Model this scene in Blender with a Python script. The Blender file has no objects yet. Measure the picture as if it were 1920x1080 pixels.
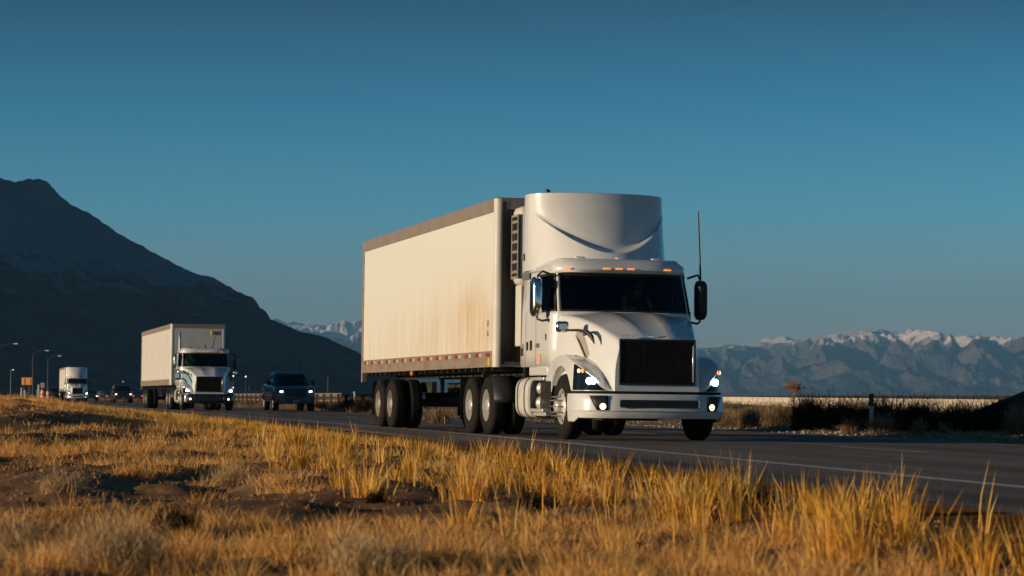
import bpy, bmesh, math, random
import numpy as np
from mathutils import Vector, Matrix
R = math.radians
C = bpy.context.scene.collection
random.seed(7); RNG = np.random.default_rng(11)
F = 4533.0; HZ = 741.0; EYE = 0.68        # focal length in photo pixels, horizon row, eye height above the road

# ------------------------------------------------------------------ camera
cd = bpy.data.cameras.new('camera'); cam = bpy.data.objects.new('camera', cd); C.objects.link(cam)
bpy.context.scene.camera = cam
cd.sensor_width = 36.0; cd.lens = 85.0; cd.clip_start = 0.1; cd.clip_end = 80000
PITCH = math.atan((HZ - 540) / F)
cam.location = (0, 0, EYE); cam.rotation_euler = (R(90) + PITCH, 0, 0)
cd.dof.use_dof = True; cd.dof.focus_distance = 38.5; cd.dof.aperture_fstop = 5.6

# ------------------------------------------------------------------ sky, sun, exposure
SUN_EL = 7.2
SUN_SIDE = 20.5         # degrees from the picture plane towards the camera, sun on the left
sdir = Vector((-math.cos(R(SUN_EL)) * math.cos(R(SUN_SIDE)), -math.cos(R(SUN_EL)) * math.sin(R(SUN_SIDE)), math.sin(R(SUN_EL))))
w = bpy.data.worlds.new('World'); bpy.context.scene.world = w; w.use_nodes = True
nt = w.node_tree; nt.nodes.clear()
sky = nt.nodes.new('ShaderNodeTexSky'); sky.sky_type = 'NISHITA'; sky.sun_disc = False
sky.sun_elevation = R(SUN_EL); sky.sun_rotation = math.atan2(sdir.x, sdir.y)
sky.air_density = 1.0; sky.dust_density = 0.6; sky.ozone_density = 2.6; sky.altitude = 1300
hsv = nt.nodes.new('ShaderNodeMix'); hsv.data_type = 'RGBA'; hsv.blend_type = 'MULTIPLY'; hsv.inputs[0].default_value = 1.0
hsv.inputs[7].default_value = (0.50, 0.93, 0.98, 1)
bg = nt.nodes.new('ShaderNodeBackground'); bg.inputs[1].default_value = 0.072
out = nt.nodes.new('ShaderNodeOutputWorld')
tc = nt.nodes.new('ShaderNodeTexCoord'); sx = nt.nodes.new('ShaderNodeSeparateXYZ'); nt.links.new(tc.outputs['Generated'], sx.inputs[0])
gr = nt.nodes.new('ShaderNodeValToRGB'); el = gr.color_ramp.elements; mr = nt.nodes.new('ShaderNodeMath'); mr.operation = 'MULTIPLY'; mr.inputs[1].default_value = 4.0
nt.links.new(sx.outputs[2], mr.inputs[0]); nt.links.new(mr.outputs[0], gr.inputs[0])
SKYG = [(0.0, (1.55, 1.26, 1.34)), (0.12, (1.30, 1.28, 1.44)), (0.30, (0.46, 1.22, 1.60)), (0.48, (0.12, 0.80, 1.12)), (0.66, (0.01, 0.33, 0.49)), (1.0, (0.0, 0.34, 0.52))]
while len(el) < len(SKYG): el.new(0.5)
for i, (p, c) in enumerate(SKYG): el[i].position = p; el[i].color = (*c, 1)
nt.links.new(gr.outputs[0], hsv.inputs[7])
nt.links.new(sky.outputs[0], hsv.inputs[6]); nt.links.new(hsv.outputs[2], bg.inputs[0]); nt.links.new(bg.outputs[0], out.inputs[0])
sl = bpy.data.lights.new('sun', 'SUN'); sl.energy = 5.0; sl.angle = R(0.5); sl.color = (1.0, 0.79, 0.54)
so = bpy.data.objects.new('sun', sl); C.objects.link(so)
so.rotation_euler = (-sdir).to_track_quat('-Z', 'Y').to_euler()
vs = bpy.context.scene.view_settings
vs.view_transform = 'Standard'; vs.look = 'None'; vs.exposure = 0.36; vs.gamma = 1.0; vs.use_curve_mapping = False
sc = bpy.context.scene
sc.render.engine = 'CYCLES'
try:
    sc.cycles.use_denoising = True; sc.cycles.max_bounces = 6; sc.cycles.diffuse_bounces = 3; sc.cycles.glossy_bounces = 3
    sc.cycles.transmission_bounces = 6; sc.cycles.transparent_max_bounces = 8; sc.cycles.volume_bounces = 0
    sc.cycles.caustics_reflective = False; sc.cycles.caustics_refractive = False
except Exception: pass

# ------------------------------------------------------------------ materials
def newmat(name):
    m = bpy.data.materials.new(name); m.use_nodes = True
    return m, m.node_tree, m.node_tree.nodes['Principled BSDF']
def N(nt, t, **kw):
    n = nt.nodes.new(t)
    for k, v in kw.items(): setattr(n, k, v)
    return n
def noise(nt, scale, detail=4, vec=None, rough=0.55):
    n = N(nt, 'ShaderNodeTexNoise'); n.inputs['Scale'].default_value = scale; n.inputs['Detail'].default_value = detail
    n.inputs['Roughness'].default_value = rough
    if vec is not None: nt.links.new(vec, n.inputs['Vector'])
    return n
def ramp(nt, src, stops):
    r = N(nt, 'ShaderNodeValToRGB'); e = r.color_ramp.elements
    while len(e) < len(stops): e.new(0.5)
    for i, (p, c) in enumerate(stops):
        e[i].position = p; e[i].color = (c, c, c, 1) if isinstance(c, (int, float)) else (*c, 1)
    nt.links.new(src, r.inputs[0]); return r
def mixc(nt, fac, a, b, mode='MIX'):
    m = N(nt, 'ShaderNodeMix'); m.data_type = 'RGBA'; m.blend_type = mode
    for i, v in ((0, fac), (6, a), (7, b)):
        if isinstance(v, (int, float)): m.inputs[i].default_value = v
        elif isinstance(v, tuple): m.inputs[i].default_value = (*v, 1)
        else: nt.links.new(v, m.inputs[i])
    return m.outputs[2]
def objcoord(nt, scale=(1, 1, 1)):
    t = N(nt, 'ShaderNodeTexCoord'); mp = N(nt, 'ShaderNodeMapping'); mp.inputs['Scale'].default_value = scale
    nt.links.new(t.outputs['Object'], mp.inputs[0]); return mp.outputs[0]
def bump(nt, b, src, strength, dist=0.02):
    n = N(nt, 'ShaderNodeBump'); n.inputs['Strength'].default_value = strength; n.inputs['Distance'].default_value = dist
    nt.links.new(src, n.inputs['Height']); nt.links.new(n.outputs[0], b.inputs['Normal'])

def mat(name, col, rough=0.5, metal=0.0, coat=0.0, dirt=None, dscale=3.0, damt=0.4, stretch=(1, 1, 1), bmp=0.0, spec=0.5):
    m, nt, b = newmat(name)
    b.inputs['Base Color'].default_value = (*col, 1); b.inputs['Roughness'].default_value = rough
    b.inputs['Metallic'].default_value = metal; b.inputs['Coat Weight'].default_value = coat; b.inputs['Coat Roughness'].default_value = 0.06
    b.inputs['Specular IOR Level'].default_value = spec
    v = objcoord(nt, stretch); n = noise(nt, dscale, 6, v)
    d = dirt if dirt else tuple(c * 0.75 for c in col)
    f = ramp(nt, n.outputs[0], [(0.42, 0.0), (0.75, damt)])
    nt.links.new(mixc(nt, f.outputs[0], col, d), b.inputs['Base Color'])
    rr = ramp(nt, n.outputs[0], [(0.3, max(0.02, rough * 0.85)), (0.75, min(1, rough * 1.25))])
    nt.links.new(rr.outputs[0], b.inputs['Roughness'])
    if bmp: bump(nt, b, n.outputs[0], bmp)
    return m
def emis(name, col, s):
    m, nt, b = newmat(name); b.inputs['Base Color'].default_value = (*col, 1)
    b.inputs['Emission Color'].default_value = (*col, 1); b.inputs['Emission Strength'].default_value = s
    b.inputs['Roughness'].default_value = 0.15
    return m
M = {}
M['white'] = mat('white_paint', (0.74, 0.735, 0.72), 0.30, coat=0.7, dirt=(0.5, 0.46, 0.38), dscale=2.2, damt=0.25)
M['white_low'] = mat('white_paint_dusty', (0.70, 0.68, 0.64), 0.38, coat=0.4, dirt=(0.42, 0.35, 0.26), dscale=4, damt=0.55)
M['dkblue'] = mat('dark_blue_paint', (0.022, 0.085, 0.14), 0.3, coat=0.8)
M['dark_car'] = mat('black_paint', (0.012, 0.014, 0.018), 0.3, coat=0.8)
M['silver_car'] = mat('silver_paint', (0.25, 0.27, 0.3), 0.3, coat=0.8)
M['ltblue'] = mat('light_blue_stripe', (0.22, 0.42, 0.52), 0.35, coat=0.5)
M['navy'] = mat('navy_stripe', (0.012, 0.024, 0.042), 0.5, coat=0.1)
M['black'] = mat('black_plastic', (0.014, 0.014, 0.015), 0.45, dirt=(0.05, 0.043, 0.035), damt=0.4)
M['frame'] = mat('dark_frame_steel', (0.018, 0.017, 0.017), 0.6, dirt=(0.09, 0.065, 0.045), dscale=5, damt=0.6)
M['rubber'] = mat('tyre_rubber', (0.011, 0.010, 0.010), 0.85, dirt=(0.045, 0.035, 0.026), dscale=6, damt=0.5, spec=0.2, bmp=0.15)
M['chrome'] = mat('chrome', (0.75, 0.74, 0.72), 0.12, metal=1.0, damt=0.15)
M['alu'] = mat('polished_aluminium', (0.70, 0.67, 0.61), 0.32, metal=0.4, dirt=(0.45, 0.38, 0.29), dscale=7, damt=0.5)
M['rim_dirty'] = mat('dusty_steel_rim', (0.45, 0.40, 0.33), 0.5, metal=0.3, dirt=(0.26, 0.18, 0.11), dscale=6, damt=0.6)
M['steel'] = mat('galvanised_steel', (0.34, 0.35, 0.36), 0.45, metal=0.7, damt=0.4)
M['int'] = mat('cab_interior_dark', (0.02, 0.02, 0.022), 0.8)
M['amber'] = emis('amber_lamp', (1.0, 0.27, 0.05), 0.9)
M['amberoff'] = mat('amber_lens', (0.8, 0.25, 0.04), 0.2)
M['led'] = emis('led_headlight', (0.80, 0.95, 1.0), 14.0)
M['warmlamp'] = emis('warm_fog_lamp', (1.0, 0.62, 0.34), 3.2)
M['warmlamp2'] = emis('warm_headlight', (1.0, 0.72, 0.48), 5.0)
M['redlamp'] = emis('red_tail_light', (1.0, 0.06, 0.03), 4.0)
M['streetlamp'] = emis('street_lamp_lens', (0.75, 0.92, 1.0), 0.2)
M['tinylamp'] = emis('distant_lamp', (1.0, 0.8, 0.6), 3.0)
M['red'] = mat('red_reflective', (0.30, 0.035, 0.028), 0.5, dirt=(0.2, 0.1, 0.07), damt=0.6)
M['wtape'] = mat('white_reflective', (0.52, 0.46, 0.39), 0.5)
M['yellow'] = mat('yellow_paint', (0.75, 0.48, 0.04), 0.5)
M['hivis'] = mat('hi_vis_fabric', (0.30, 0.80, 0.04), 0.7, dscale=9, damt=0.6, dirt=(0.08, 0.3, 0.01))
M['skin'] = mat('skin', (0.45, 0.27, 0.19), 0.6)
M['shirt'] = mat('dark_shirt', (0.03, 0.03, 0.035), 0.8)
M['hair'] = mat('dark_hair', (0.02, 0.015, 0.01), 0.7)
M['orange_sign'] = mat('orange_sign_face', (0.85, 0.34, 0.06), 0.5, damt=0.2)
M['tan_sign'] = mat('tan_sign_face', (0.42, 0.34, 0.22), 0.5)
M['wood'] = mat('weathered_wood', (0.10, 0.075, 0.055), 0.9, dirt=(0.03, 0.022, 0.018), dscale=8, damt=0.8, stretch=(1, 1, 0.1), bmp=0.4)
M['post_white'] = mat('white_marker_post', (0.62, 0.60, 0.56), 0.6, damt=0.4)
M['concrete'] = mat('pale_concrete', (0.62, 0.53, 0.42), 0.9, dirt=(0.42, 0.33, 0.24), dscale=0.35, damt=0.8, bmp=0.2)
M['rust'] = mat('rusty_guardrail', (0.34, 0.24, 0.17), 0.65, metal=0.2, dirt=(0.2, 0.10, 0.05), dscale=2, damt=0.8)
M['rock'] = mat('pale_rock', (0.34, 0.29, 0.24), 0.9, bmp=0.6, dscale=14)

def glassmat(name, tint, refl=1.0):
    m, nt, b = newmat(name); nt.nodes.remove(b)
    o = nt.nodes['Material Output']; t = N(nt, 'ShaderNodeBsdfTransparent'); t.inputs[0].default_value = (*tint, 1)
    g = N(nt, 'ShaderNodeBsdfGlossy'); g.inputs['Roughness'].default_value = 0.05; g.inputs[0].default_value = (refl, refl, refl, 1)
    fr = N(nt, 'ShaderNodeFresnel'); fr.inputs[0].default_value = 1.45
    mx = N(nt, 'ShaderNodeMixShader'); nt.links.new(fr.outputs[0], mx.inputs[0]); nt.links.new(t.outputs[0], mx.inputs[1]); nt.links.new(g.outputs[0], mx.inputs[2])
    nt.links.new(mx.outputs[0], o.inputs[0]); return m
M['glass'] = glassmat('tinted_glass', (0.36, 0.41, 0.41))
M['doorglass'] = glassmat('dark_door_glass', (0.16, 0.19, 0.20), 0.5)
M['darkglass'] = mat('dark_glass', (0.008, 0.010, 0.014), 0.07, spec=0.5, damt=0.0)
M['lens'] = glassmat('headlamp_lens', (0.92, 0.94, 0.95))

def trailer_skin():
    m, nt, b = newmat('stained_white_panel')
    co = N(nt, 'ShaderNodeTexCoord'); sp = N(nt, 'ShaderNodeSeparateXYZ'); nt.links.new(co.outputs['Object'], sp.inputs[0])
    def gauss(src, c, wd):
        a = N(nt, 'ShaderNodeMath', operation='SUBTRACT'); nt.links.new(src, a.inputs[0]); a.inputs[1].default_value = c
        d = N(nt, 'ShaderNodeMath', operation='DIVIDE'); nt.links.new(a.outputs[0], d.inputs[0]); d.inputs[1].default_value = wd
        p = N(nt, 'ShaderNodeMath', operation='MULTIPLY'); nt.links.new(d.outputs[0], p.inputs[0]); nt.links.new(d.outputs[0], p.inputs[1])
        q = N(nt, 'ShaderNodeMath', operation='MULTIPLY'); nt.links.new(p.outputs[0], q.inputs[0]); q.inputs[1].default_value = -1
        e = N(nt, 'ShaderNodeMath', operation='EXPONENT'); nt.links.new(q.outputs[0], e.inputs[0]); return e.outputs[0]
    def mul(a, b_):
        q = N(nt, 'ShaderNodeMath', operation='MULTIPLY'); nt.links.new(a, q.inputs[0])
        if isinstance(b_, (int, float)): q.inputs[1].default_value = b_
        else: nt.links.new(b_, q.inputs[1])
        return q.outputs[0]
    def add(a, b_):
        q = N(nt, 'ShaderNodeMath', operation='ADD', use_clamp=True); nt.links.new(a, q.inputs[0]); nt.links.new(b_, q.inputs[1]); return q.outputs[0]
    streak = noise(nt, 1.0, 7, objcoord(nt, (7.5, 1, 0.55)), 0.62)
    blot = noise(nt, 0.9, 5, objcoord(nt, (1, 1, 1.2)))
    st = ramp(nt, streak.outputs[0], [(0.36, 0.0), (0.72, 1.0)]).outputs[0]
    bl = ramp(nt, blot.outputs[0], [(0.35, 0.25), (0.65, 1.0)]).outputs[0]
    patch = mul(gauss(sp.outputs[0], -1.7, 2.0), gauss(sp.outputs[2], 2.0, 0.75))
    patch2 = mul(gauss(sp.outputs[0], -5.6, 2.2), gauss(sp.outputs[2], 1.9, 0.7))
    low = gauss(sp.outputs[2], 1.1, 1.25)
    s1 = mul(add(mul(patch, 0.95), mul(patch2, 0.38)), add(mul(st, 0.40), mul(bl, 0.55)))
    s2 = mul(mul(low, st), 0.55)
    tot = add(s1, s2)
    c = mixc(nt, tot, (0.72, 0.71, 0.645), (0.60, 0.42, 0.22))
    # narrow panel seams, 0.6 m apart
    fr = N(nt, 'ShaderNodeMath', operation='PINGPONG'); nt.links.new(sp.outputs[0], fr.inputs[0]); fr.inputs[1].default_value = 0.305
    seam = ramp(nt, fr.outputs[0], [(0.0, 0.22), (0.012, 0.0)]).outputs[0]
    c = mixc(nt, seam, c, (0.42, 0.36, 0.28))
    nt.links.new(c, b.inputs['Base Color']); b.inputs['Roughness'].default_value = 0.5; b.inputs['Specular IOR Level'].default_value = 0.3
    fine = noise(nt, 3.0, 3, objcoord(nt, (1.2, 1, 0.3)))
    bump(nt, b, fine.outputs[0], 0.12, 0.03)
    return m
M['skin_panel'] = trailer_skin()
M['rail'] = mat('weathered_rail', (0.33, 0.26, 0.20), 0.55, metal=0.2, dirt=(0.17, 0.11, 0.07), dscale=2.5, damt=0.8, stretch=(1, 1, 3))
M['toprail'] = mat('top_rail', (0.30, 0.245, 0.205), 0.5, metal=0.15, dirt=(0.2, 0.15, 0.11), dscale=1.5, damt=0.6)
M['plainpanel'] = mat('plain_white_panel', (0.66, 0.63, 0.58), 0.5, dirt=(0.48, 0.41, 0.31), dscale=0.8, damt=0.5)

# ------------------------------------------------------------------ mesh helpers
class MB:
    def __init__(s): s.v = []; s.f = []; s.m = Matrix.Identity(4)
    def add(s, vs, fs):
        o = len(s.v); s.v += [tuple(s.m @ Vector(p)) for p in vs]; s.f += [tuple(o + i for i in f) for f in fs]; return s
    def box(s, c, d, rz=0, ry=0, rx=0):
        m = Matrix.Rotation(rz, 3, 'Z') @ Matrix.Rotation(ry, 3, 'Y') @ Matrix.Rotation(rx, 3, 'X')
        p = [m @ Vector((x * d[0] / 2, y * d[1] / 2, z * d[2] / 2)) + Vector(c) for x in (-1, 1) for y in (-1, 1) for z in (-1, 1)]
        return s.add(p, [(0, 1, 3, 2), (4, 6, 7, 5), (0, 4, 5, 1), (2, 3, 7, 6), (0, 2, 6, 4), (1, 5, 7, 3)])
    def tube(s, pts, r, n=8, cap=True):
        pts = [Vector(p) for p in pts]; rs = r if isinstance(r, (list, tuple)) else [r] * len(pts); vs = []; fs = []
        up = Vector((0, 0, 1))
        for i, p in enumerate(pts):
            t = (pts[min(i + 1, len(pts) - 1)] - pts[max(i - 1, 0)]).normalized()
            a = t.cross(up if abs(t.z) < 0.95 else Vector((1, 0, 0))).normalized(); b = t.cross(a)
            for k in range(n):
                an = 2 * math.pi * k / n; vs.append(p + (a * math.cos(an) + b * math.sin(an)) * rs[i])
        for i in range(len(pts) - 1):
            for k in range(n): fs.append((i * n + k, i * n + (k + 1) % n, (i + 1) * n + (k + 1) % n, (i + 1) * n + k))
        if cap: fs += [tuple(range(n - 1, -1, -1)), tuple((len(pts) - 1) * n + k for k in range(n))]
        return s.add(vs, fs)
    def lathe(s, prof, n=32, axis='y', c=(0, 0, 0)):
        vs = []; fs = []
        for (h, r) in prof:
            for k in range(n):
                a = 2 * math.pi * k / n
                p = {'y': (r * math.cos(a), h, r * math.sin(a)), 'x': (h, r * math.cos(a), r * math.sin(a)), 'z': (r * math.cos(a), r * math.sin(a), h)}[axis]
                vs.append((p[0] + c[0], p[1] + c[1], p[2] + c[2]))
        for i in range(len(prof) - 1):
            for k in range(n): fs.append((i * n + k, i * n + (k + 1) % n, (i + 1) * n + (k + 1) % n, (i + 1) * n + k))
        return s.add(vs, fs)
    def grid(s, rows, closed=False):
        nr, nc = len(rows), len(rows[0]); vs = [p for r in rows for p in r]; fs = []
        for i in range(nr - 1):
            for j in range(nc - (0 if closed else 1)):
                k = (j + 1) % nc; fs.append((i * nc + j, i * nc + k, (i + 1) * nc + k, (i + 1) * nc + j))
        return s.add(vs, fs)
    def prism(s, poly, d, off=(0, 0, 0)):          # poly: 3-D points of one face, d: extrusion vector
        n = len(poly); d = Vector(d); a = [Vector(p) + Vector(off) for p in poly]
        return s.add(a + [p + d for p in a], [tuple(range(n - 1, -1, -1)), tuple(range(n, 2 * n))] + [(i, (i + 1) % n, n + (i + 1) % n, n + i) for i in range(n)])
    def build(s, name, m, parent=None, smooth=35, bevel=0, thick=0):
        me = bpy.data.meshes.new(name); me.from_pydata([tuple(p) for p in s.v], [], s.f); me.validate()
        bm = bmesh.new(); bm.from_mesh(me); bmesh.ops.delete(bm, geom=[v for v in bm.verts if not v.link_faces], context='VERTS'); bmesh.ops.recalc_face_normals(bm, faces=bm.faces); bm.to_mesh(me); bm.free()
        if smooth:
            me.shade_smooth(); me.set_sharp_from_angle(angle=R(smooth))
        me.materials.append(m); o = bpy.data.objects.new(name, me); C.objects.link(o)
        if parent: o.parent = parent
        if thick:
            k = o.modifiers.new('solid', 'SOLIDIFY'); k.thickness = thick; k.offset = 0
        if bevel:
            k = o.modifiers.new('bevel', 'BEVEL'); k.width = bevel; k.segments = 2; k.limit_method = 'ANGLE'; k.angle_limit = R(40); k.harden_normals = False
        return o
def tag(o, label=None, cat=None, group=None, kind=None):
    if label: o['label'] = label
    if cat: o['category'] = cat
    if group: o['group'] = group
    if kind: o['kind'] = kind
    return o
def thing(name, label, cat, loc=(0, 0, 0), rot=(0, 0, 0), group=None):
    o = bpy.data.objects.new(name, None); o.empty_display_size = 0.2; C.objects.link(o); o.location = loc; o.rotation_euler = rot
    return tag(o, label, cat, group)
def copy_tree(o, parent=None):
    c = o.copy(); C.objects.link(c)
    if parent: c.parent = parent
    for ch in list(o.children): copy_tree(ch, c)
    return c
def boxo(name, c, d, m, parent, bevel=0.0, **k): return MB().box(c, d, **k).build(name, m, parent, bevel=bevel)

# ------------------------------------------------------------------ road and ground
def Xd(Y):                      # centre (lane) line of the road
    Y = np.asarray(Y, float); t = Y - 30
    return np.where(Y <= 30, 5.55 - 0.18 * (Y - 28), np.where(t <= 20, 5.19 - 0.18 * t - 0.001 * t * t, 1.19 - 0.22 * (Y - 50)))
def zr(d): return -0.012 * (np.asarray(d, float) + 3.6)     # crossfall of the road
def sstep(a, b, x):
    t = np.clip((x - a) / (b - a), 0, 1); return t * t * (3 - 2 * t)
class VN:
    def __init__(s, seed): s.r = np.random.default_rng(seed).random((256, 256))
    def __call__(s, x, y):
        xi = np.floor(x).astype(int); yi = np.floor(y).astype(int); fx = x - xi; fy = y - yi
        fx = fx * fx * (3 - 2 * fx); fy = fy * fy * (3 - 2 * fy); g = lambda a, b: s.r[a % 256, b % 256]
        return (g(xi, yi) * (1 - fx) + g(xi + 1, yi) * fx) * (1 - fy) + (g(xi, yi + 1) * (1 - fx) + g(xi + 1, yi + 1) * fx) * fy
    def fbm(s, x, y, o=4, lac=2.03, g=0.5):
        a = 1; t = 0; n = 0
        for i in range(o):
            t = t + a * s(x + 17.3 * i, y + 9.1 * i); n += a; a *= g; x = x * lac; y = y * lac
        return t / n
vn = VN(3); vn2 = VN(8)
def groundz(X, Y):
    X = np.asarray(X, float); Y = np.asarray(Y, float); d = X - Xd(Y)
    left = sstep(-5.45, -7.0, d); right = sstep(4.5, 6.5, d)
    near = 1 - sstep(60, 400, Y)
    kn = 0.50 * sstep(-7.2, -11.5, d) * sstep(16, 42, Y) * (1 - sstep(62, 120, Y)) * (1 - sstep(-30, -60, d))
    hum = (vn.fbm(X * 0.9, Y * 0.55, 4) - 0.5) * 0.24 + (vn2.fbm(X * 3.7, Y * 2.6, 3) - 0.5) * 0.10
    zl = -0.055 + left * (0.06 + kn + hum * near * (1 + 0.15 * sstep(-8, -11, d)))
    far = sstep(300, 4000, np.hypot(X, Y))
    zrr = -0.13 + right * (0.02 + (vn.fbm(X * 0.5 + 40, Y * 0.5, 4) - 0.5) * 0.25 * near)
    return np.where(d < 0, zl, zrr) + 0 * far

def npmesh(name, V, Fc, m, smooth=True):
    me = bpy.data.meshes.new(name); V = np.asarray(V, np.float32); Fc = np.asarray(Fc, np.int32); k = Fc.shape[1]
    me.vertices.add(len(V)); me.vertices.foreach_set('co', V.ravel())
    me.loops.add(Fc.size); me.loops.foreach_set('vertex_index', Fc.ravel())
    me.polygons.add(len(Fc)); me.polygons.foreach_set('loop_start', np.arange(0, Fc.size, k, dtype=np.int32))
    me.polygons.foreach_set('loop_total', np.full(len(Fc), k, np.int32))
    me.update(calc_edges=True); me.validate()
    if smooth: me.shade_smooth()
    me.materials.append(m); o = bpy.data.objects.new(name, me); C.objects.link(o); return o
def gridfaces(nr, nc):
    i = np.arange(nr - 1)[:, None]; j = np.arange(nc - 1)[None, :]; a = (i * nc + j).ravel()
    return np.stack([a, a + 1, a + nc + 1, a + nc], 1)

def ground_mat():
    m, nt, b = newmat('dry_dirt'); v = objcoord(nt)
    n1 = noise(nt, 0.55, 6, v); n2 = noise(nt, 5.0, 8, v, 0.7); n3 = noise(nt, 0.02, 4, v)
    c = mixc(nt, ramp(nt, n1.outputs[0], [(0.38, 0.0), (0.62, 1.0)]).outputs[0], (0.26, 0.13, 0.065), (0.38, 0.22, 0.11))
    c = mixc(nt, ramp(nt, n2.outputs[0], [(0.4, 0.0), (0.72, 0.8)]).outputs[0], c, (0.13, 0.07, 0.04))
    c = mixc(nt, ramp(nt, n3.outputs[0], [(0.45, 0.0), (0.6, 0.5)]).outputs[0], c, (0.33, 0.24, 0.14))
    nt.links.new(c, b.inputs['Base Color']); b.inputs['Roughness'].default_value = 1.0; b.inputs['Specular IOR Level'].default_value = 0.05
    bump(nt, b, n2.outputs[0], 0.9, 0.06); return m
M['ground'] = ground_mat()
def asphalt_mat():
    m, nt, b = newmat('asphalt'); vv = objcoord(nt)
    m1 = N(nt, 'ShaderNodeMapping'); m1.inputs['Rotation'].default_value = (0, 0, -R(10.6)); nt.links.new(vv, m1.inputs[0])
    m2 = N(nt, 'ShaderNodeMapping'); m2.inputs['Scale'].default_value = (1.0, 0.045, 1); nt.links.new(m1.outputs[0], m2.inputs[0]); v = m2.outputs[0]
    n1 = noise(nt, 1.3, 5, v); n2 = noise(nt, 60, 3, vv)
    c = mixc(nt, ramp(nt, n1.outputs[0], [(0.35, 0.0), (0.65, 1.0)]).outputs[0], (0.075, 0.060, 0.050), (0.26, 0.20, 0.155))
    c = mixc(nt, ramp(nt, n2.outputs[0], [(0.4, 0.0), (0.7, 0.6)]).outputs[0], c, (0.24, 0.19, 0.15))
    nt.links.new(c, b.inputs['Base Color']); b.inputs['Roughness'].default_value = 0.9; b.inputs['Specular IOR Level'].default_value = 0.12
    bump(nt, b, n2.outputs[0], 0.5, 0.01); return m
M['asphalt'] = asphalt_mat()

dl = np.concatenate([-np.geomspace(26, 7000, 34)[::-1], np.linspace(-25, -15, 26)[1:], np.linspace(-15, -5.4, 97)[1:], np.array([-5.2, -4.5, -2, 1, 3.5, 4.3, 4.6]), np.linspace(4.9, 16, 38), np.geomspace(17, 9000, 40)])
yl = np.concatenate([np.linspace(-60, 5, 12), np.linspace(5.3, 24, 150), np.linspace(24, 70, 170)[1:], np.geomspace(71, 24000, 110)])
Yg, Dg = np.meshgrid(yl, dl, indexing='ij'); Xg = Xd(Yg) + Dg
Zg = groundz(Xg, Yg)
gnd = npmesh('ground', np.stack([Xg, Yg, Zg], -1).reshape(-1, 3), gridfaces(len(yl), len(dl)), M['ground']); tag(gnd, kind='structure')

def ribbon(name, d0, d1, y0, y1, m, lift=0.0, step=2.0):
    ys = np.concatenate([np.arange(y0, min(y1, 130), step), np.arange(max(130, y0), y1, 20), [y1]])
    ys = np.unique(ys); ds = np.linspace(d0, d1, 5 if d1 - d0 > 1 else 2); Yy, Dd = np.meshgrid(ys, ds, indexing='ij')
    V = np.stack([Xd(Yy) + Dd, Yy, zr(Dd) + lift], -1).reshape(-1, 3); return V, gridfaces(len(ys), len(ds))
V, Fc = ribbon('road', -5.35, 4.35, -60, 2500, None, 0.0); road = tag(npmesh('road', V, Fc, M['asphalt']), kind='structure')
def paint_mat():
    m, nt, b = newmat('worn_white_line'); n = noise(nt, 14, 6, objcoord(nt))
    c = mixc(nt, ramp(nt, n.outputs[0], [(0.42, 0.0), (0.66, 0.75)]).outputs[0], (0.62, 0.58, 0.53), (0.16, 0.13, 0.11))
    nt.links.new(c, b.inputs['Base Color']); b.inputs['Roughness'].default_value = 0.7; return m
M['paint'] = paint_mat()
V, Fc = ribbon('l', -3.70, -3.50, -60, 2500, None, 0.005)
tag(npmesh('edge_line', V, Fc, M['paint']), kind='structure')
V, Fc = ribbon('l', 3.62, 3.74, -60, 2500, None, 0.005)
tag(npmesh('far_edge_line', V, Fc, M['paint']), kind='structure')
Vs = []; Fs = []; o = 0
for y0 in np.arange(-54.8, 420, 12.2):
    V, Fc = ribbon('l', 0.12, 0.24, y0, y0 + 3.6, None, 0.005, 1.2); Vs.append(V); Fs.append(Fc + o); o += len(V)
tag(npmesh('lane_dashes', np.concatenate(Vs), np.concatenate(Fs), M['paint']), kind='structure')

# ------------------------------------------------------------------ mountains
def px2x(px, Y): return (px - 960) / F * Y
def terrain_mat(name, base, dark, snowline=None, snow=(0.8, 0.76, 0.74), scale=0.01, snow_w=40, bdist=10):
    m, nt, b = newmat(name); v = objcoord(nt); n1 = noise(nt, scale, 8, v, 0.65)
    c = mixc(nt, ramp(nt, n1.outputs[0], [(0.35, 0.0), (0.65, 1.0)]).outputs[0], base, dark)
    if snowline is not None:
        co = N(nt, 'ShaderNodeTexCoord'); sp = N(nt, 'ShaderNodeSeparateXYZ'); nt.links.new(co.outputs['Object'], sp.inputs[0])
        n2 = noise(nt, scale * 1.6, 9, v, 0.7)
        a = N(nt, 'ShaderNodeMath', operation='MULTIPLY_ADD'); nt.links.new(n2.outputs[0], a.inputs[0]); a.inputs[1].default_value = snow_w * 5; nt.links.new(sp.outputs[2], a.inputs[2])
        r = N(nt, 'ShaderNodeMapRange'); nt.links.new(a.outputs[0], r.inputs[0]); r.inputs[1].default_value = snowline + snow_w * 2.5 - snow_w * 0.35; r.inputs[2].default_value = snowline + snow_w * 2.5 + snow_w * 0.35
        c = mixc(nt, r.outputs[0], c, snow)
    nt.links.new(c, b.inputs['Base Color']); b.inputs['Roughness'].default_value = 1.0; b.inputs['Specular IOR Level'].default_value = 0.0
    bump(nt, b, n1.outputs[0], 1.0, bdist); return m
def ridge_noise(vnx, x, y, o=5):
    a = 1; t = 0; n = 0
    for i in range(o):
        t = t + a * (1 - np.abs(2 * vnx(x + 31.7 * i, y + 5.3 * i) - 1)); n += a; a *= 0.52; x = x * 2.07; y = y * 2.07
    return t / n
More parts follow.
